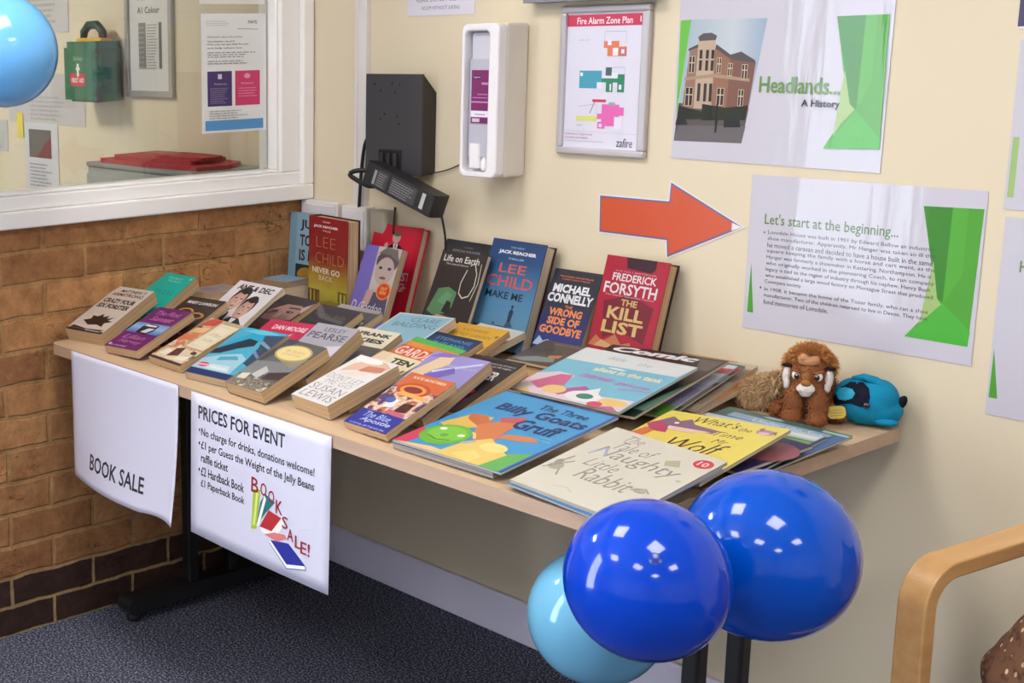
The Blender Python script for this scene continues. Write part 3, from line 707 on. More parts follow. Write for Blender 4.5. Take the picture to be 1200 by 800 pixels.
# hand sanitiser dispenser
wp = mat((236, 232, 234), rough=0.25, name='white_plastic')
hd = thing('sanitiser_dispenser', 'white wall mounted hand sanitiser dispenser with purple label', 'dispenser', (0.691, 0, 1.287))
mb = MB(); a0, a1, h0, h1 = -.054, .054, -.170, .170
mb.box(a0, a1, -.072, 0, h0, h1, mat((222, 214, 204), rough=.4)); mb.build('housing', hd, .006)
mb = MB()
def dring(mb, o, i, y0, y1, m):
    n = len(o); vs = [(a, y0, b) for a, b in o] + [(a, y0, b) for a, b in i] + [(a, y1, b) for a, b in o] + [(a, y1, b) for a, b in i]
    fs = []
    for k in range(n):
        l = (k+1) % n
        fs += [(k, l, n+l, n+k), (2*n+k, 3*n+k, 3*n+l, 2*n+l), (k, 2*n+k, 2*n+l, l), (n+k, n+l, 3*n+l, 3*n+k)]
    mb.add(vs, fs, m)
dring(mb, rrect(a0, a1, h0, h1, .016), rrect(-.045, .026, h0+.012, h1-.016, .012), -.1, -.07, wp); mb.build('front_cover', hd, .004)
mb = MB(); mb.box(-.047, .028, -.074, -.072, h0+.01, h1-.014, mat((186, 182, 196), rough=.3)); mb.build('window_back', hd)
mb = MB(); mb.box(-.036, .026, -.084, -.074, .085, .150, mat((206, 204, 214), rough=.25)); mb.prism(rrect(-.040, .024, -.089, -.074, .006), -.125, .092, mat((190, 188, 202), rough=.2, coat=.5)); bt = mb.build('gel_bottle', hd, .002)
mb = MB()
def hf(u, v, h): return (u, -.0905-h, v)
its = [('r', -.030, -.048, .020, .068, (122, 28, 98)), ('r', -.030, -.048, .020, -.022, (232, 226, 236)), ('r', -.030, -.050, .020, -.036, (122, 28, 98)), ('r', -.026, -.047, -.004, -.039, (214, 190, 214)), ('r', -.026, .048, -.002, .056, (66, 20, 70)), ('t', 'hygiene', -.024, .0495, -.004, .0548, (220, 200, 220)),
       ('r', 0.0, .036, .020, .041, (190, 130, 180)), ('r', -.026, .006, .018, .008, (180, 120, 170)), ('r', -.03, -.004, .02, -.001, (190, 140, 180)), ('r', -.012, .013, .018, .016, (170, 110, 160)), ('r', -.018, -.031, .012, -.029, (140, 120, 150))]
paint(mb, its, hf, .0002, .00002); mb.build('label', bt)
mb = MB(); mb.prism(rrect(-.032, .0, -.094, -.074, .006), -.150, -.095, wp); mb.lathe([(0, 0), (.009, 0), (.009, .02), (.004, .03), (0, .03)], wp, Matrix.Translation((.01, -.085, -.155)), 12); mb.build('pump_nozzle', hd, .002)

# ---------------------------------------------------------------- seen through the window: the office wall
fa = thing('first_aid_kit', 'green first aid box with a handle on the office wall behind the glass', 'first aid kit', (-0.988, 0, 1.252))
gm = mat((30, 104, 74), rough=.35, name='green_plastic'); gm2 = mat((22, 86, 60), rough=.4)
mb = MB(); mb.prism(rrect(-.1, .1, -.112, -.002, .02), 0.0, .165, gm); mb.prism(rrect(-.092, .092, -.105, -.004, .02), .165, .185, gm); mb.prism(rrect(-.08, .08, -.1, -.01, .02), -.006, 0, gm2); mb.build('case', fa, .008)
mb = MB(); mb.box(.1, .104, -.085, -.03, .02, .16, gm2); mb.box(.1, .103, -.08, -.035, .1, .125, gm); mb.build('side_panel', fa, .004)
mb = MB(); pts = [(-.055, -.055, .183), (-.05, -.055, .215), (-.02, -.055, .236), (.03, -.055, .236), (.06, -.055, .215), (.065, -.055, .183)]; mb.tube(pts, .014, mat((26, 64, 48), rough=.5), 8); mb.build('handle', fa)
mb = MB(); mb.box(-.07, .078, -.075, -.03, .178, .196, mat((222, 176, 40), rough=.5)); mb.build('yellow_clip', fa, .004)
mb = MB()
def ff(u, v, h): return (u, -.112-h, v)
paint(mb, [('r', -.05, .045, .04, .085, (196, 54, 70)), ('t', 'FIRST AID', -.042, .055, .034, .07, (240, 220, 220), .02), ('r', -.008, .075, .004, .115, (222, 226, 220)), ('r', -.014, .095, .010, .103, (222, 226, 220)), ('t', 'Safety', -.03, .122, .03, .138, (150, 190, 170), 0, .2)], ff, .0003, .00003)
mb.build('badge', fa)
nf = thing('framed_notice', 'silver framed list on the office wall right of the green first aid box', 'framed notice', (-0.737, 0, 1.44))
mb = MB(); ring(mb, -.128, .128, -.178, .178, .02, .02, .02, .02, 0, .014, mat((170, 168, 164), rough=.35, metal=.4)); mb.v = [(b, -a, c) for a, b, c in mb.v]; mb.f = [f[::-1] for f in mb.f]; mb.build('frame', nf, .003)
mb = MB(); mb.box(-.11, .11, -.006, -.002, -.16, .16, mat((214, 212, 208), rough=.3))
def nff(u, v, h): return (u, -.006-h, v)
its = [('t', 'FLOW', -.06, .118, .06, .135, (60, 58, 58), .02), ('t', 'A1 Colour', -.062, .078, .058, .098, (70, 68, 68), .02), ('r', -.058, -.09, -.018, .05, (128, 126, 124)), ('r', .052, -.09, .068, .05, (92, 90, 90))]
its += scribble(-.012, -.09, .048, .05, 16, (130, 128, 128), .35, 8) + scribble(-.055, -.088, -.022, .048, 9, (168, 166, 164), .3, 9)
paint(mb, its, nff, .0003, .00001); mb.build('list_print', nf)
def office_paper(name, label, x0, x1, z0, z1, its, c=(206, 204, 206), y=-.002):
    mb = MB(); W, H = x1-x0, z1-z0
    mb.box(0, W, -.0006, 0, 0, H, mat(c, rough=.6))
    paint(mb, its, lambda u, v, h: (u*W, -.0006-h, v*H), .0003, .00002)
    return tag(mb.build(name, loc=(x0, y, z0)), label, 'paper notice')
office_paper('photo_notice', 'paper notice with a dark red and grey picture low on the office wall', -1.545, -1.315, 0.92, 1.158, [('r', .12, .48, .80, .90, (96, 90, 84)), ('p', [(.35, .48), (.8, .48), (.8, .8), (.62, .7)], (122, 34, 36))] + scribble(.12, .05, .8, .42, 7, (150, 146, 150), .45, 5))
office_paper('wide_notice', 'wide paper notice behind the pale blue balloon and the green box', -1.66, -1.13, 1.155, 1.33, scribble(.3, .08, .8, .6, 6, (170, 166, 170), .4, 6), c=(196, 190, 186), y=-.001)
office_paper('edge_notice', 'paper notice at the far left edge of the window', -1.90, -1.675, 1.045, 1.16, scribble(.1, .1, .9, .5, 2, (170, 168, 170), .3, 6), c=(190, 188, 184))
office_paper('top_notice', 'printed paper above the green first aid box', -1.52, -1.22, 1.47, 1.80, scribble(.1, .1, .85, .5, 7, (168, 164, 164), .45, 7), c=(196, 192, 188))
office_paper('yellow_note', 'narrow yellow note below the pale blue balloon', -1.60, -1.555, 1.10, 1.19, [], c=(226, 206, 74), y=-.0035)
cb = thing('office_cabinet', 'grey cabinet in the office behind the glass', 'cabinet', (-0.42, -0.14, 0))
gcm = mat((156, 160, 156), rough=.45, name='grey_cabinet')
mb = MB(); mb.box(-.265, .265, -.135, .13, .03, 1.07, gcm); mb.build('carcass', cb, .003)
mb = MB(); mb.box(-.268, .268, -.14, .13, 1.07, 1.083, mat((140, 144, 142), rough=.45)); mb.build('top', cb, .003)
mb = MB(); mb.box(-.255, .255, -.148, -.135, .05, 1.05, gcm); mb.build('door', cb, .004)
mb = MB(); mb.box(-.265, .265, -.135, .13, 0, .03, blk2); mb.build('plinth', cb)
mb = MB()
def fold(u, v, h): return None
nu = 14
prof = [(-.25, .10, 0.004), (-.22, -.12, .004), (.0, -.13, .004), (.24, -.10, .004), (.25, .0, .004), (.18, .10, .004), (-.05, .12, .004)]
redm = mat((172, 28, 40), rough=.6, bump=.3, scale=14, name='red_fabric')
mb.prism([(a, b) for a, b, _ in prof], 0.0, .012, redm)
mb.prism([(a*.8-.02, b*.8+.01) for a, b, _ in prof], .012, .022, redm); mb.prism([(a*.45+.08, b*.5) for a, b, _ in prof], .022, .030, redm)
paint(mb, scribble(-.10, -.03, .06, .03, 3, (222, 160, 160), .3, 2), lambda u, v, h: (u, v, .030+h))
tag(mb.build('red_jacket', loc=(-.42, -.14, 1.083), bevel=.005), 'folded red fabric lying on top of the grey office cabinet', 'folded fabric')
# poster stuck on the glass
mb = MB()
PWg, PHg = .212, .302
def gf(u, v, h): return (h, u*PWg, v*PHg)
mb.box(-.0005, 0, 0, PWg, 0, PHg, mat((226, 226, 224), rough=.5))
its = [('t', 'NHS', .72, .915, .86, .945, (96, 96, 100), .01), ('l', [(.55, .875), (.88, .868)], .004, (120, 118, 120)), ('t', 'Information about the service', .09, .80, .62, .815, (96, 92, 92)),
       ('t', 'Vaccination record', .09, .762, .50, .778, (80, 76, 80), .01), ('t', 'How you can get help for you', .09, .735, .72, .752, (80, 76, 80), .02), ('t', 'and help others too', .09, .705, .62, .72, (80, 76, 80), .02),
       ('r', .085, .225, .46, .52, (70, 50, 104)), ('r', .51, .225, .90, .52, (206, 58, 106)), ('r', .045, .02, .95, .105, (84, 146, 200)),
       ('r', .245, .455, .305, .495, (206, 200, 220)), ('e', .70, .475, .05, .022, (228, 150, 180)), ('t', 'Patients', .19, .405, .38, .42, (200, 190, 216)), ('t', 'Visitors', .60, .405, .80, .42, (244, 200, 216))]
its += scribble(.09, .635, .86, .69, 3, (140, 138, 140), .4, 1) + scribble(.09, .58, .84, .62, 2, (150, 146, 150), .4, 2) + scribble(.12, .25, .42, .39, 8, (150, 136, 174), .35, 3) + scribble(.55, .30, .86, .39, 4, (236, 140, 176), .35, 4) + scribble(.10, .12, .70, .20, 4, (150, 148, 150), .35, 5) + scribble(.06, .90, .45, .95, 3, (190, 186, 184), .3, 6)
paint(mb, its, gf, .0003, .00002)
tag(mb.build('glass_poster', loc=(-.0285, -.334, 1.196)), 'white health poster with purple and pink panels stuck on the window glass', 'poster')
mb = MB(); mb.box(-.0005, 0, 0, PWg, 0, .297, mat((222, 218, 212), rough=.5)); paint(mb, scribble(.1, .1, .9, .4, 6, (150, 146, 150), .4, 5), gf, .0003, .00002)
tag(mb.build('upper_glass_poster', loc=(-.0285, -.338, 1.522)), 'cream sheet on the window glass directly above the health poster', 'poster')

# ---------------------------------------------------------------- books: pose = x, y, z of the lower left foot corner, yaw, pitch, roll, width, height, thickness
POSES = {
    'b1': (0.0326, -0.7889, 0.7288, 0.2189, 0.3844, 0.0025, 0.1206, 0.2021, 0.0325),
    'b2': (0.2155, -0.7966, 0.7287, 0.0831, 0.3712, -0.0480, 0.1200, 0.1798, 0.0220),
    'b3': (0.3615, -0.7762, 0.7288, -0.0444, 0.3563, -0.0010, 0.1254, 0.1853, 0.0183),
    'b3b': (0.2086, -0.7140, 0.7289, 0.0865, 0.4197, -0.0316, 0.1298, 0.1982, 0.0202),
    'b4': (0.5319, -0.8013, 0.7294, 0.1555, 0.3436, 0.0016, 0.1267, 0.1977, 0.0182),
    'b5': (0.6812, -0.8046, 0.7287, -0.0279, 0.3721, -0.0193, 0.1208, 0.1793, 0.0273),
    'b6': (0.8544, -0.7773, 0.7304, -0.0714, 0.3087, 0.0005, 0.1116, 0.1801, 0.0294),
    'b28': (0.8295, -0.7117, 0.7287, -0.1003, 0.3208, -0.0034, 0.1242, 0.1923, 0.0182),
    'b7': (1.0194, -0.7959, 0.7286, -0.0706, 0.4011, -0.0345, 0.1189, 0.1771, 0.0152),
    'b33': (0.9907, -0.7056, 0.7298, 0.0445, 0.3866, -0.0128, 0.1348, 0.2028, 0.0238),
    'b34': (1.0160, -0.6309, 0.7289, -0.0040, 0.3313, -0.0289, 0.1288, 0.1973, 0.0255),
    'b29': (0.8140, -0.5934, 0.7353, -0.0069, 0.2554, 0.0542, 0.1369, 0.1991, 0.0279),
    'b30': (0.7889, -0.5061, 0.7296, 0.0013, 0.3209, 0.0060, 0.1290, 0.2012, 0.0150),
    'b31': (0.7528, -0.3796, 0.7295, 0.0836, 0.2986, 0.0016, 0.1343, 0.1997, 0.0152),
    'b32': (0.7284, -0.3043, 0.7294, 0.0020, 0.2228, 0.0025, 0.1295, 0.1983, 0.0161),
    'b27': (0.6346, -0.4692, 0.7289, 0.1111, 0.2814, -0.0547, 0.1556, 0.2341, 0.0202),
    'b26': (0.6701, -0.5775, 0.7292, 0.1094, 0.3559, -0.0088, 0.1154, 0.1786, 0.0196),
    'b25': (0.4824, -0.4883, 0.7299, 0.0263, 0.3782, 0.0092, 0.1302, 0.1982, 0.0204),
    'b23': (0.4764, -0.5404, 0.7291, 0.0194, 0.4189, 0.0018, 0.1293, 0.1981, 0.0201),
    'b22': (0.2667, -0.4546, 0.7315, 0.0743, 0.3332, 0.0252, 0.1150, 0.1786, 0.0227),
    'b24': (0.6793, -0.6951, 0.7296, 0.0986, 0.4562, -0.0205, 0.1167, 0.1791, 0.0326),
    'b21': (0.2305, -0.6074, 0.7291, 0.0416, 0.5227, 0.0020, 0.1527, 0.2339, 0.0112),
    'b20': (0.0050, -0.6140, 0.7408, 0.1362, 0.4901, 0.0215, 0.1152, 0.1789, 0.0328),
    'b35': (0.9550, -0.2837, 0.7649, 0.0698, 0.1400, 0.0000, 0.1050, 0.1350, 0.0070),
    'b36': (0.8582, -0.3396, 0.7285, -0.1278, 0.0488, -0.0341, 0.1032, 0.1963, 0.0077),
    'b8': (1.1661, -0.8218, 0.7414, -0.0153, 0.1425, -0.0122, 0.2460, 0.2919, 0.0043),
    'b9': (1.1226, -0.4726, 0.7685, 0.0045, 0.1948, -0.0157, 0.2472, 0.2335, 0.0050),
    'b10': (1.1354, -0.4625, 0.7545, 0.0615, 0.1611, -0.0309, 0.2498, 0.3140, 0.0061),
    'b10b': (1.1606, -0.3834, 0.7489, 0.0837, 0.1716, 0.0003, 0.2200, 0.2768, 0.0039),
    'b10e': (1.1779, -0.2556, 0.7337, 0.0034, 0.1563, -0.0217, 0.2109, 0.2548, 0.0090),
    'b11': (1.4412, -0.8371, 0.7419, -0.0197, 0.1557, 0.0453, 0.2060, 0.2574, 0.0059),
    'b12': (1.4364, -0.6659, 0.7416, 0.0798, 0.0969, -0.0416, 0.2131, 0.2863, 0.0058),
    'b13': (1.4183, -0.5022, 0.7404, -0.1323, 0.0909, 0.0001, 0.2200, 0.1777, 0.0059),
    'b15': (1.4093, -0.4549, 0.7307, -0.0378, 0.0729, 0.0012, 0.2356, 0.2439, 0.0044),
    's1': (0.0060, -0.0655, 0.7400, 0.0000, 1.5000, -0.0001, 0.1530, 0.2353, 0.0160),
    's2': (0.1905, -0.1224, 0.7287, -0.1026, 1.5589, -0.0094, 0.1646, 0.2614, 0.0386),
    's3': (0.3588, -0.1770, 0.7287, -0.0093, 1.2080, 0.0099, 0.1247, 0.2090, 0.0196),
    's4': (0.3087, -0.0915, 0.7287, 0.0483, 1.2546, -0.0091, 0.1604, 0.2471, 0.0246),
    's5': (0.5774, -0.1580, 0.7287, 0.0110, 1.1610, -0.0008, 0.1377, 0.2220, 0.0116),
    's6': (0.5405, -0.0991, 0.7287, -0.0490, 1.1604, -0.0053, 0.1510, 0.2351, 0.0289),
    's7': (0.6925, -0.0820, 0.7287, -0.0448, 1.2607, -0.0013, 0.1600, 0.2470, 0.0337),
    's8': (0.8732, -0.0918, 0.7312, 0.0171, 1.1474, -0.0068, 0.1241, 0.1995, 0.0299),
    's9': (1.0058, -0.0721, 0.7287, -0.0309, 1.2954, -0.0023, 0.1566, 0.2423, 0.0321),
    'b22r': (0.5284, -0.7180, 0.7288, 0.1409, 0.3935, -0.0419, 0.1300, 0.1970, 0.0169),
    'b10c': (1.1755, -0.3686, 0.7444, 0.0856, 0.1776, -0.0012, 0.2100, 0.2810, 0.0042),
    'b10d': (1.1876, -0.2886, 0.7402, 0.1101, 0.1588, -0.0232, 0.1978, 0.2463, 0.0067),
    'b14': (1.4280, -0.5154, 0.7360, 0.0561, 0.0498, -0.0041, 0.2200, 0.2417, 0.0039),
    'b37': (0.0350, -0.2320, 0.7289, 0.0524, 0.0000, 0.0000, 0.1350, 0.1300, 0.0780),
    'b21g': (0.0120, -0.4250, 0.7289, 0.0698, 0.0000, 0.0000, 0.1000, 0.1300, 0.0760),
    'u35': (0.9920, -0.2750, 0.7289, 0.0349, 0.0000, 0.0000, 0.0900, 0.1350, 0.0330),
}

page_m = lines_mat((176, 146, 110), (204, 174, 136), 2, 0.0012)
page_w = lines_mat((196, 176, 148), (214, 196, 170), 2, 0.0012)
page_t = lines_mat((170, 156, 134), (204, 194, 176), 2, 0.0009)
def pose_mat(p):
    x, y, z, yw, pt, rl = p[:6]
    return Matrix.Translation((x, y, z)) @ Matrix.Rotation(yw, 4, 'Z') @ Matrix.Rotation(pt, 4, 'X') @ Matrix.Rotation(rl, 4, 'Y')
def book(key, name, label, cover, items, hard=False, pages=None, cat='book', group=None, spine=None, pose=None, thin=False, vis=0.0):
    p = pose or POSES[key]
    w_, l_, t_ = p[6:9]
    o = bpy.data.objects.new(name, None); COL.objects.link(o); o.empty_display_size = 0.03
    o.matrix_world = pose_mat(p); tag(o, label, cat, group)
    ct = 0.0026 if hard else (0.0005 if thin else 0.0008)
    ins = 0.004 if hard else 0.0004
    cm = C_(cover, rough=0.32, gain=PRINT); sm_ = C_(spine, rough=0.32, gain=PRINT) if spine else cm
    mb = MB(); mb.box(ct, w_ - ins, ins, l_ - ins, ct + 0.0001, t_ - ct - 0.0001, pages or page_m)
    mb.build('page_block', o)
    mb = MB()
    mb.box(0, w_, 0, l_, t_ - ct, t_, cm); mb.box(0, w_, 0, l_, 0, ct, sm_)
    if hard:
        n = 5; pts = [(0.0, ct)]      # rounded spine
        vs = []; fs = []
        for j in (0, l_):
            for i in range(n + 1):
                a = math.pi * i / n; vs.append((-0.003*math.sin(a) , j, t_/2 - (t_/2 - .0003)*math.cos(a)))
            for i in range(n + 1):
                a = math.pi * i / n; vs.append((ct*.8, j, t_/2 - (t_/2 - .0003)*math.cos(a)))
        k = 2*(n+1)
        for i in range(n):
            fs += [(i, i+1, k+i+1, k+i), (n+1+i, k+n+1+i, k+n+2+i, n+2+i)]
        mb.add(vs, fs, sm_)
    else: mb.box(0, ct, 0, l_, ct, t_ - ct, sm_)
    fn = lambda u, v, h: (u*w_, (vis + (1 - vis)*v)*l_, t_ + h)
    paint(mb, items, fn, 0.00015, 0.00002, rough=0.32, gain=PRINT)
    mb.build('cover', o)
    return o
WH, BK = (236, 232, 232), (30, 26, 28)
def face(u, v, s, hair, skin=(206, 158, 138)):
    return [('e', u, v + s*.30, s*.98, s*1.05, hair), ('e', u, v, s*.84, s*1.0, skin), ('p', [(u - s*.84, v + s*.2), (u - s*.5, v + s*.75), (u + s*.2, v + s*.62), (u + s*.7, v + s*.8), (u + s*.86, v + s*.2), (u + s*.9, v + s*.9), (u, v + s*1.3), (u - s*.9, v + s*.9)], hair),
            ('e', u + s*.25, v - s*.15, s*.5, s*.6, (222, 178, 158)), ('r', u - s*.55, v + s*.18, u - s*.15, v + s*.27, (84, 58, 52)), ('r', u + s*.2, v + s*.18, u + s*.6, v + s*.27, (84, 58, 52)), ('e', u + s*.04, v - s*.48, s*.28, s*.07, (150, 88, 84)), ('p', [(u, v + s*.1), (u + s*.1, v + s*.1), (u + s*.16, v - s*.2), (u - s*.06, v - s*.2)], (180, 130, 112))]
FRONT = 'paperbacks in the front row along the table edge'
MID = 'paperbacks fanned out behind the front row'
BACK = 'books standing up against the back wall'
PIC = 'picture books and magazines at the right of the table'

# --- front row, left to right
book('b1', 'paperback_book', 'thick cream paperback with an ink splash, leftmost of the front row', (218, 202, 188),
     [('t', 'MATTHEW T', .22, .885, .9, .945, BK, .03), ('t', 'ARMSTRONG', .08, .80, .93, .865, (84, 50, 44), .03), ('t', 'CRAZY FOUR', .06, .64, .92, .735, BK, .045), ('t', 'SIX FORSTER', .06, .52, .92, .615, BK, .045),
      ('p', [(.18, .22), (.3, .18), (.42, .14), (.62, .17), (.80, .14), (.76, .22), (.92, .27), (.78, .28), (.84, .36), (.7, .31), (.68, .38), (.56, .33), (.50, .40), (.42, .33), (.28, .34), (.32, .27)], (44, 28, 26)),
      ('e', .5, .26, .18, .08, (40, 26, 24)), ('r', 0, 0, 1, .045, (40, 30, 30)), ('p', [(.05, .05), (.9, .045), (.95, .085), (.5, .065), (.1, .10)], (52, 40, 38)), ('p', [(.5, .03), (.9, .03), (.9, .042), (.5, .05)], (210, 200, 190))], group=FRONT)
book('b2', 'paperback_book', 'purple paperback with a pale blue sky band and a black and white car', (110, 26, 104),
     [('r', 0, .37, 1, .61, gmat([(0, (90, 120, 190)), (.5, (150, 186, 222)), (1, (112, 150, 206))], 1, .07, .11)), ('p', [(.30, .38), (.62, .35), (.74, .44), (.72, .58), (.40, .60), (.28, .52)], (34, 32, 40)), ('p', [(.42, .40), (.60, .39), (.70, .50), (.52, .50)], (214, 218, 222)), ('p', [(.34, .54), (.66, .54), (.66, .57), (.36, .58)], (226, 228, 230)),
      ('t', 'The First', .14, .82, .88, .92, (206, 120, 178), .01, .3), ('t', 'Sunset', .2, .68, .86, .79, (206, 120, 178), .01, .3), ('t', 'Lilian', .16, .22, .8, .32, (206, 132, 184), 0, .3), ('t', 'Harvey', .2, .10, .86, .2, (206, 132, 184), 0, .3), ('t', 'a novel', .14, .03, .6, .07, (230, 200, 220), 0, .2), ('e', .09, .055, .04, .025, (236, 200, 226))], group=FRONT)
book('b3', 'paperback_book', 'collage covered paperback with a cream label panel between the purple and the turquoise books', pmat([(96, 62, 44), (222, 190, 150), (206, 98, 62), (240, 222, 190), (62, 48, 44)], 26, seed=2.1),
     [('r', 0, 0, 1, .045, (66, 46, 42)), ('p', [(.05, .06), (.96, .05), (.9, .30), (.5, .33), (.1, .24)], (230, 204, 172)), ('p', [(.36, .10), (.62, .16), (.52, .34), (.34, .28)], (92, 50, 36)), ('p', [(.12, .12), (.3, .10), (.34, .22), (.18, .24)], (240, 232, 220)), ('p', [(.6, .08), (.9, .10), (.92, .2), (.66, .16)], (246, 234, 214)), ('e', .86, .28, .07, .035, (58, 40, 36)),
      ('r', .40, .34, 1, 1, (190, 168, 132)), ('r', .44, .37, .97, .93, (236, 220, 188)), ('r', .50, .42, .91, .88, (226, 208, 172)), ('r', .52, .43, .89, .87, (240, 226, 196)), ('p', [(.0, .80), (.38, .86), (.38, .99), (.04, .97)], (206, 74, 58)), ('p', [(0, .42), (.36, .5), (.36, .64), (0, .58)], (222, 120, 70)), ('p', [(.02, .62), (.38, .68), (.38, .8), (.02, .74)], (236, 190, 130)), ('t', 'A Place', .56, .66, .86, .74, (180, 150, 104), 0, .25), ('t', 'to Live', .58, .54, .86, .62, (180, 150, 104), 0, .25)], group=FRONT)
book('b4', 'paperback_book', 'turquoise and navy paperback with a river scene and a small red emblem near its foot', (78, 176, 206),
     [('p', [(.0, .58), (.42, 1), (.98, 1), (.98, .86), (.6, .76), (.2, .52)], (36, 168, 208)), ('p', [(.1, .93), (.5, .9), (.9, .96), (.5, 1)], (96, 206, 228)), ('p', [(.0, .50), (.16, .62), (.40, .80), (.62, .78), (.66, .68), (.42, .58), (.2, .44), (0, .40)], (36, 48, 66)), ('p', [(.62, .9), (1, .96), (1, .30), (.86, .34), (.78, .66)], (58, 74, 102)), ('p', [(.7, .8), (1, .7), (1, .66), (.72, .74)], (140, 160, 184)), ('p', [(.76, .62), (1, .5), (1, .46), (.78, .56)], (128, 150, 178)),
      ('p', [(.0, .11), (.0, .30), (.3, .42), (.62, .5), (.82, .42), (.86, .11)], (164, 206, 220)), ('p', [(.1, .13), (.8, .13), (.7, .24), (.2, .22)], (206, 222, 226)), ('p', [(.3, .3), (.7, .38), (.6, .44), (.3, .38)], (84, 166, 196)), ('r', 0, 0, 1, .105, (38, 52, 104)),
      ('e', .17, .19, .12, .045, (214, 58, 92)), ('p', [(.06, .19), (.28, .205), (.28, .185), (.06, .17)], (244, 222, 228)), ('t', 'THE RIVER', .34, .15, .72, .19, (244, 248, 250), .02)], group=FRONT)
book('b5', 'paperback_book', 'thick dark grey paperback with a large gold oval medallion', (98, 96, 94),
     [('p', [(0, .5), (1, .62), (1, .34), (0, .22)], (130, 130, 132)), ('p', [(0, 1), (.3, 1), (.1, .5), (0, .5)], (62, 68, 82)), ('p', [(.2, .64), (.9, .5), (1, .7), (.6, .92)], (150, 142, 112)), ('r', 0, 0, 1, .2, pmat([(40, 34, 34), (150, 140, 120), (84, 70, 62), (214, 204, 182)], 60, seed=5.0)), ('p', [(.62, .2), (1, .26), (1, .44), (.6, .34)], (66, 44, 52)), ('p', [(.3, .24), (.52, .2), (.56, .36), (.36, .44)], (196, 194, 192)), ('p', [(.1, .12), (.3, .14), (.26, .26), (.08, .22)], (220, 214, 196)),
      ('e', .52, .765, .43, .165, (196, 168, 104)), ('e', .52, .765, .385, .143, (238, 216, 152)), ('t', 'BURIED', .3, .77, .76, .82, (206, 176, 112), .01), ('t', 'CHAPTERS', .3, .71, .76, .75, (206, 176, 112), .01)], group=FRONT)
book('b6', 'paperback_book', 'white paperback with grey outlined lettering and a peach flower at its head', (238, 232, 230),
     [('p', [(.1, .62), (.34, .70), (.9, .74), (1, .9), (.72, .98), (.4, .96), (.16, .82)], (232, 190, 164)), ('p', [(.45, .70), (.95, .78), (.9, .88), (.5, .84)], (206, 132, 104)), ('e', .36, .935, .34, .06, (244, 240, 236)), ('p', [(.2, .58), (.6, .6), (.8, .7), (.4, .72)], (242, 222, 208)),
      ('t', 'DONT LET', .07, .46, .93, .56, (150, 146, 152), -.01), ('t', 'ME GO', .2, .36, .86, .445, (160, 156, 162), -.01), ('t', 'SUSAN', .07, .20, .93, .325, (128, 124, 130), -.008), ('t', 'LEWIS', .10, .05, .93, .175, (128, 124, 130), -.008)], group=FRONT)
book('b7', 'paperback_book', 'orange and blue illustrated paperback at the right end of the front row of paperbacks', pmat([(60, 34, 40), (206, 120, 84), (238, 214, 190), (112, 40, 48), (70, 70, 140)], 34, seed=7.7),
     [('r', 0, .74, 1, 1, (214, 106, 58)), ('t', 'KATE MORTIMER', .16, .91, .9, .955, (246, 214, 180), .02), ('e', .46, .73, .36, .12, (196, 78, 44)), ('e', .46, .73, .28, .085, (236, 150, 70)), ('e', .46, .73, .2, .055, (142, 52, 44)), ('p', [(.2, .62), (.9, .60), (.86, .66), (.3, .68)], (244, 176, 88)), ('p', [(.3, .36), (.5, .4), (.46, .54), (.28, .52)], (236, 232, 236)), ('e', .3, .50, .1, .05, (84, 108, 178)), ('p', [(.6, .34), (.86, .36), (.84, .52), (.62, .5)], (78, 34, 36)), ('p', [(.46, .3), (.96, .26), (.9, .34), (.5, .36)], (200, 100, 120)),
      ('r', 0, 0, 1, .28, (48, 52, 150)), ('t', 'The Blue', .18, .165, .78, .255, (170, 190, 240), .01, .25), ('t', 'Apostle', .22, .075, .9, .16, (200, 212, 246), .01, .25), ('t', 'A NOVEL OF THE SOUTH', .1, .02, .9, .045, (190, 200, 236), .01)], group=FRONT)
# --- second and further rows
book('b20', 'paperback_book', 'bright teal paperback against the brick wall behind the cream one', (16, 182, 164),
     [('t', 'Richard', .3, .88, .72, .94, (150, 232, 220), 0, .3), ('t', 'Madeley', .34, .81, .78, .86, (150, 232, 220), 0, .3), ('t', 'S H O R E', .3, .54, .86, .63, (20, 128, 128), .0), ('e', .93, .93, .03, .02, (160, 236, 226)), ('t', 'R&J', .3, .32, .56, .40, (170, 238, 226), .02), ('r', 0, .1, 1, .12, (120, 220, 206))], group=MID)
book('b3b', 'paperback_book', 'dark brown paperback with a white title line and gold swirls behind the purple book', (60, 42, 40),
     [('t', 'MARY LAWSON', .12, .86, .92, .92, (226, 220, 214), .03), ('e', .35, .70, .2, .07, (196, 142, 72)), ('e', .35, .70, .14, .045, (60, 42, 40)), ('e', .72, .64, .2, .07, (206, 150, 80)), ('e', .72, .64, .14, .045, (60, 42, 40)), ('p', [(.05, .5), (.5, .54), (.9, .46), (.7, .40), (.1, .42)], (216, 106, 66)), ('p', [(.0, .3), (.6, .36), (.9, .28), (.4, .22)], (230, 170, 110)), ('p', [(0, .1), (.7, .16), (.9, .08), (.2, .03)], (150, 112, 74))], group=MID)
book('b21', 'hardback_book', 'white book with two dark haired men in black suits headed ANT & DEC', (232, 224, 224),
     [('t', 'ANT & DEC', .10, .87, .90, .955, (44, 36, 40), .04), *face(.36, .70, .17, (32, 24, 24)), *face(.68, .60, .16, (44, 32, 28)), ('p', [(.02, 0), (.06, .46), (.22, .55), (.46, .52), (.52, .3), (.56, 0)], (34, 30, 36)), ('p', [(.5, 0), (.46, .36), (.58, .46), (.78, .46), (.97, .36), (1, 0)], (40, 36, 42)), ('p', [(.3, .52), (.42, .52), (.38, .36)], (230, 228, 230)), ('p', [(.62, .45), (.74, .45), (.69, .3)], (230, 228, 230))], pages=page_w, group=MID)
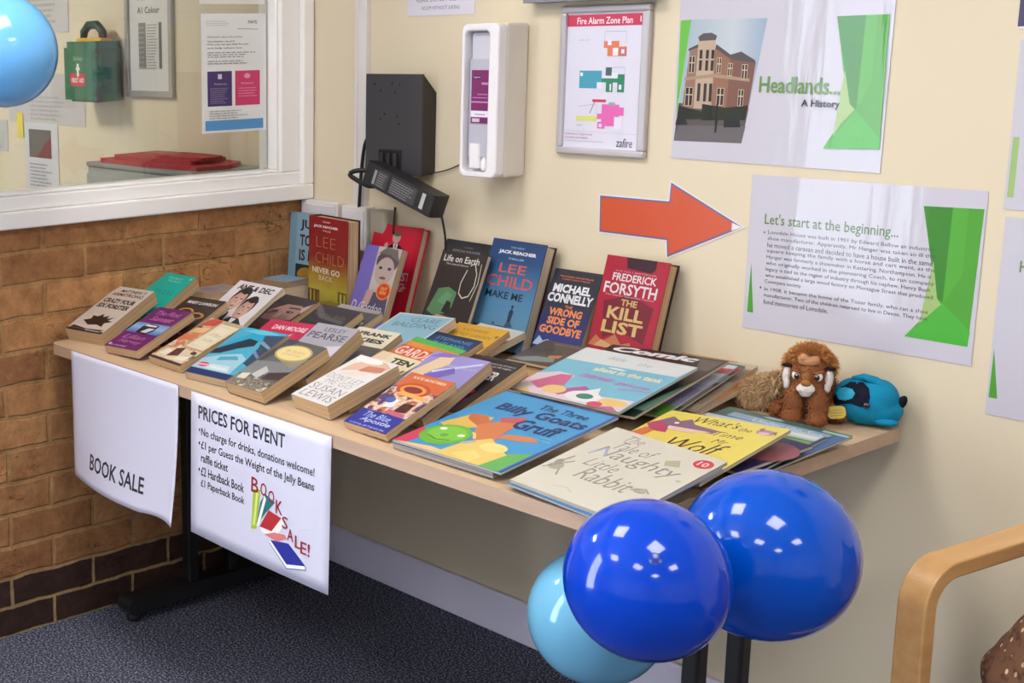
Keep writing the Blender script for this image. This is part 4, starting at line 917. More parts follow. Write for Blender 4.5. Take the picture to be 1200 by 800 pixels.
book('b22', 'paperback_book', 'black paperback with a pale eyed face, right of the white one with two men', (52, 44, 46),
     [('p', [(.16, .56), (.4, .78), (.8, .80), (.94, .7), (.96, .44), (.6, .30), (.2, .34)], (192, 144, 138)), ('p', [(.22, .58), (.42, .63), (.34, .50), (.18, .46)], (112, 76, 74)), ('e', .34, .555, .08, .035, (60, 42, 42)), ('e', .70, .60, .10, .035, (60, 42, 44)), ('e', .72, .605, .03, .02, (170, 160, 160)), ('p', [(.54, .68), (.92, .70), (.92, .74), (.56, .72)], (70, 50, 50)), ('p', [(.46, .52), (.56, .54), (.6, .42), (.44, .40)], (226, 182, 172)), ('p', [(.84, .74), (1, .92), (1, .60)], (206, 178, 172)), ('p', [(.1, .3), (.5, .34), (.9, .3), (.9, .1), (.1, .1)], (90, 66, 68))], group=MID)
book('b22r', 'paperback_book', 'crimson topped paperback with white lettering, in front of the face on the black one', (206, 38, 82),
     [('t', 'DAN MOORE', .22, .82, .96, .91, (246, 222, 228), .03), ('t', 'of', .6, .68, .78, .77, (240, 190, 206), .02), ('t', 'THE TRUST', .2, .54, .95, .64, (246, 222, 228), .02), ('r', 0, 0, 1, .5, (42, 40, 48)), ('p', [(.1, .1), (.5, .42), (.9, .3), (.8, .06)], (120, 120, 130))], group=MID)
book('b23', 'paperback_book', 'plain black paperback with a faint grey streak', (48, 42, 46),
     [('p', [(.02, .98), (.4, .80), (.9, .76), (.92, .70), (.3, .74), (.0, .90)], (92, 90, 92)), ('t', 'night falls', .12, .76, .88, .85, (104, 100, 102), .0), ('p', [(.1, .34), (.3, .5), (.16, .52)], (190, 186, 186))], group=MID)
book('b24', 'paperback_book', 'thick silver grey paperback lettered PEARSE', (176, 172, 182),
     [('t', 'LESLEY', .30, .87, .80, .945, (96, 92, 108), .01), ('t', 'PEARSE', .06, .72, .94, .84, (84, 80, 98), .012), ('e', .38, .44, .24, .13, (120, 84, 78)), ('e', .40, .40, .2, .12, (222, 186, 172)), ('p', [(.12, .0), (.2, .32), (.6, .3), (.72, 0)], (198, 160, 156)), ('p', [(.66, .6), (1, .66), (1, .1), (.78, .1)], (220, 212, 222))], group=MID)
book('b25', 'paperback_book', 'dark grey paperback with pale lettering just behind the plain black one', (82, 76, 80),
     [('p', [(0, .9), (1, .94), (1, 1), (0, 1)], (170, 160, 160)), ('t', 'P', .8, .62, .95, .74, (226, 222, 216), .03), ('t', 'THE SHARP', .1, .62, .72, .74, (146, 140, 142), .03)], group=MID)
book('b26', 'paperback_book', 'cream paperback with two rows of black patterned letters', (236, 226, 202),
     [('t', 'FRANK', .16, .84, .92, .92, (44, 34, 34), .05), ('t', 'SKIES', .10, .70, .88, .79, (44, 34, 34), .05), ('r', 0, 0, 1, .62, (92, 84, 80)), ('r', .06, .50, .22, .62, (62, 52, 52)), ('p', [(.3, .2), (.7, .26), (.66, .50), (.34, .48)], (62, 54, 54)), ('e', .4, .42, .12, .04, (210, 204, 196))], group=MID)
book('b27', 'hardback_book', 'pale blue book with a white border lettered CLARE BALDING', (226, 234, 240),
     [('r', .03, .02, .97, .975, (156, 200, 220)), ('t', 'CLARE', .36, .84, .86, .925, (70, 116, 140), -.005), ('t', 'BALDING', .16, .72, .92, .81, (70, 116, 140), -.005), ('p', [(.1, .1), (.5, .4), (.9, .2), (.9, .1)], (120, 160, 140))], pages=page_w, group=MID)
book('b28', 'paperback_book', 'pale cream paperback with bold black lettering beneath the white one', (232, 222, 182),
     [('t', 'TEN', .42, .84, .92, .94, (44, 38, 36), .05), ('t', 'MEN', .52, .66, .96, .77, (54, 48, 44), .05), ('p', [(.0, .8), (.3, .86), (.26, 1), (0, 1)], (236, 204, 172)), ('p', [(0, .56), (.44, .60), (.40, .7), (0, .66)], (150, 136, 112)), ('p', [(0, .4), (.5, .46), (.5, .5), (0, .44)], (120, 108, 90))], group=MID)
book('b29', 'paperback_book', 'green and orange striped paperback, in the middle of the pile', (88, 156, 84),
     [('r', 0, .90, 1, 1, (96, 190, 92)), ('r', 0, .80, 1, .90, (232, 150, 66)), ('r', 0, .58, 1, .80, (226, 96, 66)), ('t', 'GARDEN', .03, .60, .86, .78, (250, 222, 208), .02), ('r', 0, .48, 1, .58, (110, 190, 106)), ('t', 'a summer story', .05, .49, .8, .56, (200, 232, 190), 0), ('r', 0, 0, 1, .48, (74, 116, 70))], group=MID)
book('b30', 'paperback_book', 'navy paperback fading to turquoise with fine pale lettering', gmat([(.0, (70, 150, 130)), (.5, (40, 110, 160)), (.8, (30, 66, 112)), (1, (34, 48, 80))], 1, .06, .2),
     [('t', 'STEPHANIE', .15, .87, .9, .93, (120, 170, 210), .0), ('t', 'BUTLAND', .2, .77, .86, .83, (120, 190, 220), .0), ('t', 'The Winter Sea', .1, .6, .9, .7, (130, 206, 220), 0, .2)], group=MID)
book('b31', 'paperback_book', 'mustard yellow paperback with thin grey lettering', (238, 184, 66),
     [('t', 'KATHERINE', .22, .85, .72, .91, (160, 128, 62), .0), ('t', 'SECRET GARDEN', .10, .74, .88, .80, (150, 120, 60), .0), ('t', 'for two', .4, .3, .7, .36, (160, 128, 62), .0), ('e', .94, .82, .03, .03, (120, 110, 100))], group=MID)
book('b32', 'paperback_book', 'white paperback showing at the right beneath the mustard one', (232, 228, 220), [('e', .8, .5, .06, .03, (120, 116, 112)), ('t', 'Notes', .2, .8, .6, .88, (150, 146, 142), .0)], pages=page_w, group=MID)
book('b33', 'paperback_book', 'thick lilac paperback with a golden figure and white lettering at its foot', (156, 146, 206),
     [('p', [(.0, .62), (.2, .92), (.42, .96), (.46, .82), (.3, .7), (.2, .5)], (230, 200, 160)), ('p', [(.0, .9), (.16, 1), (.5, 1), (.36, .94)], (140, 108, 190)), ('p', [(.3, .7), (.95, .95), (.96, .92), (.34, .67)], (214, 208, 236)), ('p', [(.25, .62), (.6, .8), (.7, .72), (.4, .52)], (116, 102, 186)), ('e', .22, .50, .10, .03, (70, 54, 60)), ('p', [(.05, .34), (.4, .44), (.5, .36), (.2, .24)], (206, 196, 170)), ('p', [(.0, .5), (.16, .56), (.14, .62), (0, .6)], (180, 176, 226)),
      ('t', 'THE', .50, .40, .72, .46, WH, .03), ('t', 'SISTERS', .42, .31, .94, .385, WH, .03), ('t', 'SONG', .45, .22, .84, .295, WH, .03), ('t', 'SARAH HALLAM', .4, .8, .95, .84, (190, 182, 226), .0)], group=MID)
book('b34', 'paperback_book', 'black thriller paperback with bold white letters ER and a red mark', (38, 30, 34),
     [('r', 0, .955, .98, .985, (52, 40, 40)), ('t', 'A stunning debut that will keep you', .3, .88, .95, .905, (206, 200, 200), .02), ('t', 'up all night', .55, .83, .92, .86, (206, 200, 200), .02), ('t', 'THE KILLER', .02, .61, .86, .76, (240, 236, 236), .03), ('e', .62, .34, .16, .07, (206, 34, 44)), ('e', .74, .38, .09, .04, (226, 60, 64)), ('p', [(.4, .2), (.9, .26), (.8, .14)], (110, 40, 44))], group=MID)
book('b35', 'magazine', 'small dark grey leaflet with an orange shape below the navy standing thriller', (92, 86, 80),
     [('t', 'FRIENDS OF THE EARTH', .3, .87, .95, .93, (176, 168, 156), .0), ('p', [(.02, .1), (.4, .3), (.8, .34), (.9, .18), (.3, .04)], (150, 158, 154)), ('p', [(.60, .40), (.84, .5), (.86, .36), (.66, .32)], (214, 136, 82)), ('p', [(.1, .5), (.5, .7), (.5, .6)], (70, 66, 62))], thin=True, cat='magazine')
book('u35', 'paperback_book', 'flat paperback propping up the small dark grey leaflet', (146, 122, 112), [])
book('b36', 'booklet', 'thin cream booklet lying flat at the left of the pale blue picture book', (222, 206, 180), scribble(.1, .1, .9, .9, 12, (206, 188, 160), .3, 3), thin=True, cat='booklet')
book('b37', 'paperback_book', 'very thick tan covered book lying flat in the back corner against the brick wall', (168, 142, 112), [('t', 'REFERENCE', .1, .5, .9, .62, (140, 116, 92), .01)], pages=page_w)
book('b21g', 'magazine', 'pale grey covered annual lying by the brick wall behind the white book', (176, 170, 164), [('p', [(.1, .2), (.6, .3), (.5, .6), (.1, .5)], (170, 140, 160)), ('t', 'Annual', .2, .66, .8, .76, (140, 132, 140), .0, .2)], cat='book')
p = list(POSES['b37']); q = (p[0] + .0, p[1] + .045, p[2] + p[8] + .0008, .10, 0, 0, .09, .075, .004)
book(None, 'booklet', 'thin pale blue booklet on top of the thick tan book in the corner', (150, 190, 216), [], pose=q, thin=True, cat='booklet')
# --- standing against the wall
book('s1', 'hardback_book', 'pale blue book with black capitals standing in the corner beside the bricks', (160, 200, 222),
     [('r', .0, .0, .18, 1, (140, 184, 208)), ('t', 'JUST', .28, .80, .9, .93, (58, 60, 66), .03), ('t', 'TOWN', .28, .63, .95, .76, (58, 60, 66), .03), ('t', 'IS FINE', .28, .46, .98, .59, (58, 60, 66), .03), ('r', .2, .06, 1, .42, (34, 62, 66)), ('e', .5, .30, .25, .09, (196, 150, 62)), ('p', [(.2, .1), (.6, .3), (.9, .1)], (60, 110, 80))], group=BACK)
book('s2', 'hardback_book', 'red to yellow hardback lettered NEVER GO BACK standing near the corner', gmat([(0, (140, 130, 50)), (.28, (196, 182, 72)), (.42, (186, 150, 58)), (.6, (150, 50, 44)), (1, (158, 28, 40))], 1, 0, .26, noise=.16),
     [('t', 'THE NEW', .36, .94, .56, .96, (236, 200, 190), .02), ('t', 'JACK REACHER', .13, .875, .76, .91, (244, 226, 220), .05), ('t', 'THRILLER', .36, .84, .58, .86, (226, 180, 170), .02), ('t', 'LEE', .20, .66, .70, .78, (206, 120, 84), -.02), ('t', 'CHILD', .18, .48, .92, .60, (206, 136, 84), -.02),
      ('t', 'NEVER GO', .10, .365, .82, .43, (244, 236, 214), .02), ('t', 'BACK', .28, .285, .64, .345, (232, 222, 180), .0),
      ('r', 0, 0, .30, .17, (92, 66, 32)), ('r', .04, .03, .09, .16, (190, 160, 70)), ('r', .14, .03, .19, .16, (176, 146, 62)), ('r', .24, .03, .28, .15, (140, 110, 48)), ('r', .78, .05, 1, .2, (112, 100, 44)), ('r', .83, .07, .88, .18, (206, 196, 92)), ('r', .93, .07, .97, .18, (196, 186, 88)), ('p', [(.3, 0), (1, 0), (1, .05), (.6, .08), (.3, .04)], (150, 136, 50))], hard=True, vis=0.14, group=BACK, spine=(70, 22, 30))
book('s3', 'paperback_book', 'lilac book with a sepia child photograph and an orange round sticker', (124, 112, 196),
     [('p', [(.36, 1), (1, 1), (1, 0), (.46, 0), (.40, .3)], (206, 190, 184)), ('e', .70, .80, .30, .16, (92, 80, 78)), ('e', .68, .66, .25, .20, (196, 172, 164)), ('e', .56, .70, .05, .02, (62, 50, 50)), ('e', .80, .70, .05, .02, (62, 50, 50)), ('e', .68, .56, .09, .02, (130, 90, 88)), ('p', [(.4, .9), (.6, 1), (.9, .98), (.98, .82), (.7, .9)], (120, 108, 102)), ('p', [(.3, 0), (.4, .34), (.95, .36), (1, 0)], (86, 82, 112)), ('p', [(.3, .06), (.36, .36), (.56, .38), (.5, .16)], (206, 166, 156)),
      ('e', .80, .38, .19, .125, (238, 150, 50)), ('e', .80, .38, .16, .105, (214, 62, 36)), ('t', 'OUT', .71, .39, .89, .44, (248, 190, 90), .03), ('t', 'NOW', .71, .33, .89, .38, (248, 190, 90), .03), ('t', 'D Gordon', .04, .06, .88, .19, (236, 230, 246), -.005, .3)], vis=0.17, group=BACK)
book('s4', 'hardback_book', 'bright red hardback with a man in a dark suit on its cover', (222, 36, 62),
     [('e', .50, .86, .085, .065, (218, 176, 160)), ('e', .50, .905, .08, .03, (120, 96, 80)), ('p', [(.28, .55), (.34, .74), (.46, .79), (.56, .79), (.68, .74), (.74, .55)], (34, 30, 40)), ('p', [(.46, .79), (.56, .79), (.51, .62)], (232, 228, 232)), ('p', [(.495, .78), (.525, .78), (.51, .64)], (150, 40, 50)), ('p', [(.27, .76), (.32, .80), (.36, .76), (.32, .7)], (222, 180, 164)), ('t', 'LAST', .6, .38, .95, .48, (250, 210, 214), .02), ('t', 'LAUGHS', .55, .26, .97, .36, (250, 210, 214), .02), ('r', .9, .0, 1, 1, (206, 30, 54))], hard=True, vis=0.11, group=BACK, pages=page_w)
book('s5', 'hardback_book', 'dark brown book titled Life on Earth with a green rock and frog', (58, 46, 44),
     [('t', 'Life on Earth', .08, .86, .86, .95, (240, 236, 228), .01), ('t', 'The natural history', .16, .81, .66, .84, (214, 206, 198), .01), ('p', [(.04, .16), (.16, .48), (.38, .52), (.58, .46), (.56, .26), (.44, .16), (.2, .12)], (96, 142, 96)), ('p', [(.2, .3), (.36, .46), (.5, .42), (.40, .28)], (112, 162, 112)), ('p', [(.36, .18), (.42, .34), (.52, .32), (.54, .16)], (46, 40, 36)), ('p', [(.02, .02), (.3, .14), (.62, .12), (.56, .0)], (206, 170, 128)), ('e', .3, .06, .12, .04, (232, 212, 180)), ('r', .55, .04, 1, .07, (196, 180, 150)),
      ('l', [(.66, .78), (.60, .60), (.62, .46), (.72, .40), (.84, .44), (.90, .58), (.88, .74), (.78, .88), (.70, .84)], .018, (220, 218, 196)), ('l', [(.92, .88), (.96, .62), (.9, .38)], .016, (196, 206, 180))], vis=0.2, group=BACK, pages=page_w)
book('s6', 'hardback_book', 'black hardback with small grey lettering, behind the brown one with the frog', (44, 42, 46),
     [('t', 'a thriller', .42, .93, .62, .945, (150, 148, 150), .0), ('t', 'SIMON MAWER', .2, .88, .8, .905, (170, 168, 170), .0), ('l', [(.1, .84), (.9, .84)], .008, (110, 108, 112)), ('l', [(.1, .80), (.9, .80)], .006, (96, 94, 98))], hard=True, group=BACK)
book('s7', 'hardback_book', 'tall blue hardback lettered LEE CHILD and MAKE ME', gmat([(0, (112, 160, 190)), (.45, (86, 142, 182)), (.8, (34, 76, 130)), (1, (32, 66, 116))], 1, 0, .25),
     [('t', 'THE NEW', .36, .91, .62, .93, (150, 190, 220), .02), ('t', 'JACK REACHER', .16, .835, .86, .885, (240, 240, 244), .05), ('t', 'THRILLER', .36, .785, .66, .805, (190, 210, 228), .02), ('t', 'LEE', .24, .635, .74, .735, (226, 100, 92), .01), ('t', 'CHILD', .06, .475, .92, .60, (226, 96, 92), .01), ('t', 'MAKE ME', .10, .345, .80, .425, (26, 42, 66), .02),
      ('p', [(.62, .10), (.68, .10), (.70, .22), (.66, .26), (.62, .22)], (40, 62, 84)), ('e', .66, .275, .02, .018, (30, 42, 56)), ('p', [(.58, .04), (.74, .05), (.70, .10), (.62, .1)], (60, 96, 122)), ('p', [(.0, .02), (.5, .05), (1, .02), (1, 0), (0, 0)], (58, 96, 126)), ('r', .36, .055, .40, .075, (40, 60, 80))], hard=True, vis=0.17, group=BACK, spine=(60, 30, 38), pages=page_w)
book('s8', 'paperback_book', 'navy paperback lettered MICHAEL CONNELLY with an orange title', gmat([(0, (40, 62, 150)), (.35, (32, 36, 110)), (.6, (36, 32, 60)), (1, (34, 32, 46))], 1, 0, .2),
     [('t', 'THE NUMBER ONE BESTSELLER', .14, .90, .86, .92, (214, 120, 60), .03), ('t', 'A HARRY BOSCH THRILLER', .2, .865, .8, .885, (206, 110, 60), .03), ('t', 'MICHAEL', .08, .70, .88, .81, (244, 242, 244), .045), ('t', 'CONNELLY', .02, .57, .97, .69, (244, 242, 244), .045), ('t', 'THE', .44, .51, .6, .545, (240, 130, 60), .03), ('t', 'WRONG', .14, .40, .84, .50, (246, 148, 84), .045), ('t', 'SIDE OF', .16, .285, .84, .385, (246, 150, 84), .045), ('t', 'GOODBYE', .05, .165, .93, .27, (246, 150, 84), .045),
      ('p', [(0, 0), (.1, .12), (.2, .06), (.3, .09), (.5, .0)], (180, 206, 240)), ('r', .3, .03, .9, .06, (40, 70, 170))], vis=0.12, group=BACK)
book('s9', 'hardback_book', 'crimson hardback lettered FREDERICK FORSYTH THE KILL LIST', (186, 28, 58),
     [('p', [(.32, 1), (.80, 1), (.80, .90), (.74, .86), (.36, .88)], (66, 28, 40)), ('p', [(.1, .5), (.5, .6), (.9, .5), (.86, .1), (.5, .2), (.2, .1)], (130, 28, 46)), ('p', [(.0, 0), (.1, .12), (.22, .06), (.4, .16), (.52, .06), (.66, .1), (.7, 0)], (206, 130, 84)), ('p', [(.1, 0), (.2, .08), (.36, .04), (.42, 0)], (230, 180, 120)),
      ('t', 'THE NO.1 BESTSELLER', .18, .835, .84, .85, (226, 170, 180), .01), ('t', 'FREDERICK', .16, .735, .86, .82, (244, 236, 238), .02), ('t', 'FORSYTH', .06, .59, .90, .715, (244, 236, 238), .02), ('t', 'The master storyteller returns', .1, .565, .88, .585, (236, 200, 206), .01), ('t', 'THE', .38, .475, .64, .545, (226, 192, 120), .03), ('t', 'KILL', .20, .32, .78, .455, (230, 198, 126), .03), ('t', 'LIST', .16, .165, .80, .30, (230, 198, 126), .03)], hard=True, vis=0.2, group=BACK, spine=(60, 20, 30))
# --- picture books and magazines on the right
def under(key, dz, **k):
    p = list(POSES[key]); Mx = pose_mat(p); o = Mx @ Vector((k.get('dx', 0), k.get('dy', 0), -dz)); p[0], p[1], p[2] = o.x, o.y, o.z
    p[3] += k.get('dyaw', 0); p[6] += k.get('dw', 0); p[7] += k.get('dl', 0); p[8] = k.get('t', p[8]); return p
book('b8', 'picture_book', 'blue picture book titled The Three Billy Goats Gruff with a green troll head', (64, 158, 214),
     [('r', 0, .985, 1, 1, (30, 74, 160)), ('r', .975, 0, 1, 1, (34, 84, 172)), ('p', [(.0, 0), (.0, .26), (.14, .18), (.1, 0)], (214, 60, 96)), ('p', [(.0, .0), (.3, .06), (.97, .0)], (240, 200, 150)), ('p', [(.70, .0), (.80, .20), (.97, .30), (.97, 0)], (104, 182, 90)), ('p', [(.04, .36), (.12, .56), (.3, .6), (.36, .46), (.2, .3)], (232, 190, 92)),
      ('p', [(.10, .58), (.24, .60), (.44, .46), (.58, .42), (.6, .34), (.5, .32), (.36, .42), (.16, .5)], (206, 112, 62)), ('p', [(.30, .46), (.42, .62), (.54, .60), (.56, .40), (.62, .28), (.5, .24), (.4, .32)], (220, 128, 76)), ('p', [(.34, .62), (.50, .70), (.54, .60), (.40, .56)], (206, 90, 92)), ('p', [(.56, .36), (.78, .40), (.86, .44), (.78, .48), (.6, .44)], (222, 134, 84)),
      ('p', [(.40, 0), (.44, .22), (.56, .34), (.70, .26), (.84, .2), (.80, 0)], (240, 206, 112)), ('e', .68, .24, .11, .06, (248, 226, 140)), ('p', [(.5, .05), (.6, .16), (.72, .1), (.7, 0)], (248, 220, 130)), ('l', [(.22, .36), (.4, .34), (.46, .28)], .02, (240, 214, 140)), ('l', [(.36, .22), (.46, .2), (.5, .26)], .025, (170, 190, 196)),
      ('e', .24, .235, .19, .155, (112, 190, 62)), ('e', .24, .25, .15, .11, (134, 208, 74)), ('e', .15, .30, .03, .02, (240, 248, 220)), ('e', .35, .27, .03, .02, (240, 248, 220)), ('l', [(.13, .18), (.24, .15), (.34, .18)], .012, (62, 120, 40)), ('e', .24, .225, .03, .025, (92, 168, 54)),
      ('t', 'The Three', .44, .845, .86, .925, (24, 58, 120), .01), ('t', 'Billy Goats', .17, .68, .95, .83, (22, 50, 116), .03), ('t', 'Gruff', .50, .53, .88, .68, (22, 50, 116), .03), ('t', 'Retold by', .80, .50, .92, .52, (160, 210, 236), 0), ('t', 'the reader', .8, .46, .94, .48, (160, 210, 236), 0)], pages=page_t, group=PIC, cat='picture book', thin=True)
book(None, 'picture_book', 'grey edged picture book directly beneath the one with the green troll', (150, 146, 148), [], pose=under('b8', .0118, t=.0105, dw=-.02, dl=-.01, dyaw=.01), thin=True, group=PIC, cat='picture book', pages=lines_mat((128, 122, 120), (176, 168, 162), 2, .001))
book('b9', 'picture_book', 'pale blue picture book with a white top and pink creatures, above the blue troll one', (122, 194, 220),
     [('p', [(0, .72), (.98, .76), (1, 1), (0, 1)], (222, 230, 230)), ('t', 'little', .3, .85, .46, .92, (150, 176, 186), 0, .3), ('t', 'the', .58, .83, .70, .9, (170, 186, 190), 0, .2), ('t', 'aliens in the tank', .34, .60, .94, .68, (244, 238, 190), .03), ('e', .5, .70, .08, .015, (236, 244, 246)),
      ('p', [(.0, 0), (.0, .36), (.14, .46), (.3, .44), (.3, .2), (.6, .16), (.98, .22), (1, 0)], (236, 214, 224)), ('p', [(.06, .18), (.18, .42), (.28, .44), (.34, .24), (.2, .1)], (214, 104, 150)), ('p', [(.3, .1), (.5, .30), (.56, .26), (.42, .06)], (196, 84, 150)), ('e', .32, .14, .10, .08, (244, 206, 130)), ('e', .60, .12, .15, .10, (240, 240, 240)), ('e', .61, .13, .07, .05, (52, 136, 120)), ('p', [(.54, .2), (.62, .32), (.68, .2)], (240, 240, 240)), ('e', .86, .12, .12, .07, (242, 206, 130)), ('p', [(.76, .0), (.9, .06), (.98, .0)], (206, 96, 150)), ('p', [(.0, .0), (.12, .08), (.2, 0)], (244, 206, 120)), ('e', .76, .04, .06, .05, (222, 70, 110)),
      ('t', 'Underwear', .32, .44, .62, .54, (206, 120, 196), .01, .2), ('t', 'galore', .66, .42, .94, .5, (206, 120, 196), .01, .2), ('l', [(.74, .36), (.98, .42)], .015, (206, 120, 196))], pages=page_t, group=PIC, cat='picture book', thin=True)
book('b10', 'magazine', 'black magazine with a bold white curly title behind the picture books', (46, 34, 40),
     [('t', 'Comic', .06, .895, .80, .985, (246, 244, 244), .05, .2), ('p', [(.5, .0), (1, 0), (1, .8), (.86, .5)], (26, 44, 42)), ('p', [(.8, .96), (.98, .97), (.98, .80), (.88, .80)], (92, 84, 82)), ('p', [(.9, .1), (1, .1), (1, .6)], (110, 150, 130))], pages=page_t, group=PIC, cat='magazine', thin=True)
book('b10b', 'picture_book', 'lilac and pale blue picture book with a green foot, under the black topped magazine', (186, 200, 226),
     [('r', 0, .78, 1, 1, (206, 222, 230)), ('r', 0, .2, 1, .52, (172, 160, 200)), ('r', 0, 0, 1, .2, (112, 178, 70)), ('e', .86, .07, .05, .03, (150, 90, 50)), ('p', [(.84, .80), (1, .84), (1, .94), (.9, .92)], (206, 50, 84)), ('p', [(.7, .56), (1, .6), (1, .7), (.76, .66)], (216, 222, 240))], pages=page_t, group=PIC, cat='picture book', thin=True)
book('b10c', 'picture_book', 'dark green and grey picture book third down in the leaning pile', (66, 84, 84),
     [('p', [(.88, .84), (1, .86), (1, .95), (.92, .94)], (196, 44, 76)), ('r', .9, .2, 1, .6, (140, 130, 120)), ('r', .92, .65, 1, .8, (150, 170, 176))], pages=page_t, group=PIC, cat='picture book', thin=True)
book('b10d', 'picture_book', 'beige and brown picture book fourth down in the leaning pile', (206, 190, 168), [('r', .8, .1, 1, .5, (186, 160, 136)), ('r', .8, .6, 1, .9, (150, 130, 112))], pages=page_t, group=PIC, cat='picture book', thin=True)
book('b10e', 'picture_book', 'orange and grey picture book at the bottom of the leaning pile beside the lion', (206, 150, 100), [('r', .7, .0, 1, .2, (170, 150, 130)), ('r', .8, .5, 1, .8, (222, 120, 60)), ('r', .6, .85, 1, 1, (222, 206, 190))], pages=page_t, group=PIC, cat='picture book', thin=True)
book('b11', 'picture_book', 'cream picture book titled The Tale of a Naughty Little Rabbit at the front corner', (218, 212, 196),
     [('t', 'The', .20, .86, .36, .95, (150, 146, 138), -.003, .3), ('t', 'Tale of', .22, .73, .56, .85, (150, 146, 138), -.003, .3), ('t', 'Naughty', .14, .56, .88, .74, (158, 152, 142), .0, .25), ('t', 'Little', .22, .44, .5, .56, (158, 152, 142), -.003, .3), ('t', 'Rabbit', .30, .27, .76, .43, (158, 152, 142), .0, .25), ('l', [(.14, .58), (.2, .72), (.27, .6)], .018, (170, 176, 206)), ('e', .90, .88, .075, .06, (214, 62, 70)), ('t', '10', .86, .85, .94, .91, (246, 214, 210), .02),
      ('e', .1, .32, .06, .05, (176, 170, 152)), ('e', .07, .38, .03, .04, (160, 154, 136)), ('l', [(.03, .26), (.1, .36), (.16, .44)], .012, (140, 136, 116)), ('l', [(.08, .42), (.1, .5)], .012, (150, 146, 130)), ('l', [(.15, .3), (.2, .22)], .01, (140, 140, 116)), ('e', .82, .36, .05, .03, (180, 176, 160)), ('l', [(.76, .34), (.84, .4), (.9, .36)], .01, (150, 150, 130)), ('p', [(.66, .78), (.74, .84), (.8, .76), (.7, .72)], (186, 182, 150)), ('l', [(.3, .1), (.4, .13), (.48, .09)], .008, (196, 192, 176)), ('e', .93, .6, .02, .015, (190, 186, 170))], pages=page_t, group=PIC, cat='picture book', thin=True)
book(None, 'picture_book', 'blue edged picture book directly beneath the cream rabbit one', (72, 132, 184), [], pose=under('b11', .0046, t=.0038, dx=-.004, dy=-.004, dyaw=-.02, dw=-.0, dl=-.006), thin=True, group=PIC, cat='picture book', pages=page_w)
book(None, 'picture_book', 'dark navy edged picture book lowest under the cream rabbit one', (40, 48, 92), [], pose=under('b11', .0090, t=.0036, dx=-.008, dy=.003, dyaw=.02, dw=-.006, dl=-.008), thin=True, group=PIC, cat='picture book', pages=page_w)
book('b12', 'picture_book', "yellow picture book titled What's the Time Mr Wolf", (240, 220, 96),
     [('t', "What's", .28, .86, .66, .965, (62, 48, 40), -.003, .2), ('t', 'the', .68, .84, .78, .90, (92, 76, 60), -.005, .2), ('t', 'Time', .56, .70, .80, .78, (110, 92, 66), -.005, .2), ('t', 'Mr', .64, .59, .76, .66, (110, 92, 66), -.005, .2), ('t', 'Wolf', .36, .40, .82, .58, (62, 48, 40), .0, .25),
      ('p', [(.02, .74), (.1, .90), (.2, .84), (.26, .90), (.34, .82), (.58, .78), (.56, .72), (.3, .72), (.14, .64)], (134, 104, 130)), ('p', [(.18, .74), (.54, .74), (.4, .68), (.2, .68)], (240, 206, 196)), ('p', [(.0, .72), (.1, .62), (.24, .62), (.2, .7), (.06, .8)], (196, 62, 110)), ('p', [(.0, .5), (.04, .66), (.14, .62), (.12, .5)], (226, 120, 60)), ('e', .20, .80, .02, .015, (250, 248, 240)), ('e', .88, .88, .07, .045, (186, 134, 160)), ('e', .88, .86, .045, .025, (240, 196, 206)), ('p', [(.80, .92), (.84, .95), (.84, .90)], (120, 90, 110)), ('p', [(.95, .92), (.97, .86), (.92, .9)], (110, 84, 90)), ('p', [(.7, 0), (.86, .2), (.98, .06), (.98, 0)], (232, 142, 54)), ('p', [(0, 0), (0, .4), (.3, .3), (.5, 0)], (236, 196, 80))], pages=page_t, group=PIC, cat='picture book', thin=True)
book('b13', 'picture_book', 'navy picture book with a mauve disc poking out from under the yellow one', (36, 32, 92),
     [('e', .86, .62, .22, .26, (150, 82, 92)), ('e', .55, .5, .02, .02, (200, 206, 230)), ('e', .4, .3, .015, .015, (200, 206, 230))], pages=page_t, group=PIC, cat='picture book', thin=True)
book('b14', 'picture_book', 'green picture book with white lettering below the navy one', (92, 140, 84),
     [('r', 0, .86, 1, 1, (196, 212, 216)), ('r', .4, .90, .96, .96, (236, 240, 240)), ('p', [(.5, .6), (1, .7), (1, .84), (.5, .8)], (132, 178, 104)), ('r', .97, 0, 1, 1, (60, 76, 120)), ('e', .7, .75, .12, .05, (120, 150, 96))], pages=page_t, group=PIC, cat='picture book', thin=True)
book('b15', 'picture_book', 'teal picture book at the bottom of the pile nearest the toys', (56, 104, 104),
     [('r', 0, .93, 1, 1, (70, 106, 96)), ('e', .4, .965, .08, .02, (170, 196, 190)), ('r', .80, .94, 1, .975, (170, 214, 196)), ('r', .92, .3, 1, .93, (74, 112, 170)), ('r', .1, .82, .9, .92, (150, 176, 206)), ('t', 'Under the Sea', .3, .83, .86, .90, (214, 230, 236), .01)], pages=page_t, group=PIC, cat='picture book', thin=True)
book(None, 'picture_book', 'brown edged picture book sticking out below the green and teal ones near the table end', (112, 100, 88), [], pose=(1.420, -.600, TZ + .0005, -.02, 0, 0, .205, .135, .0030), thin=True, group=PIC, cat='picture book')

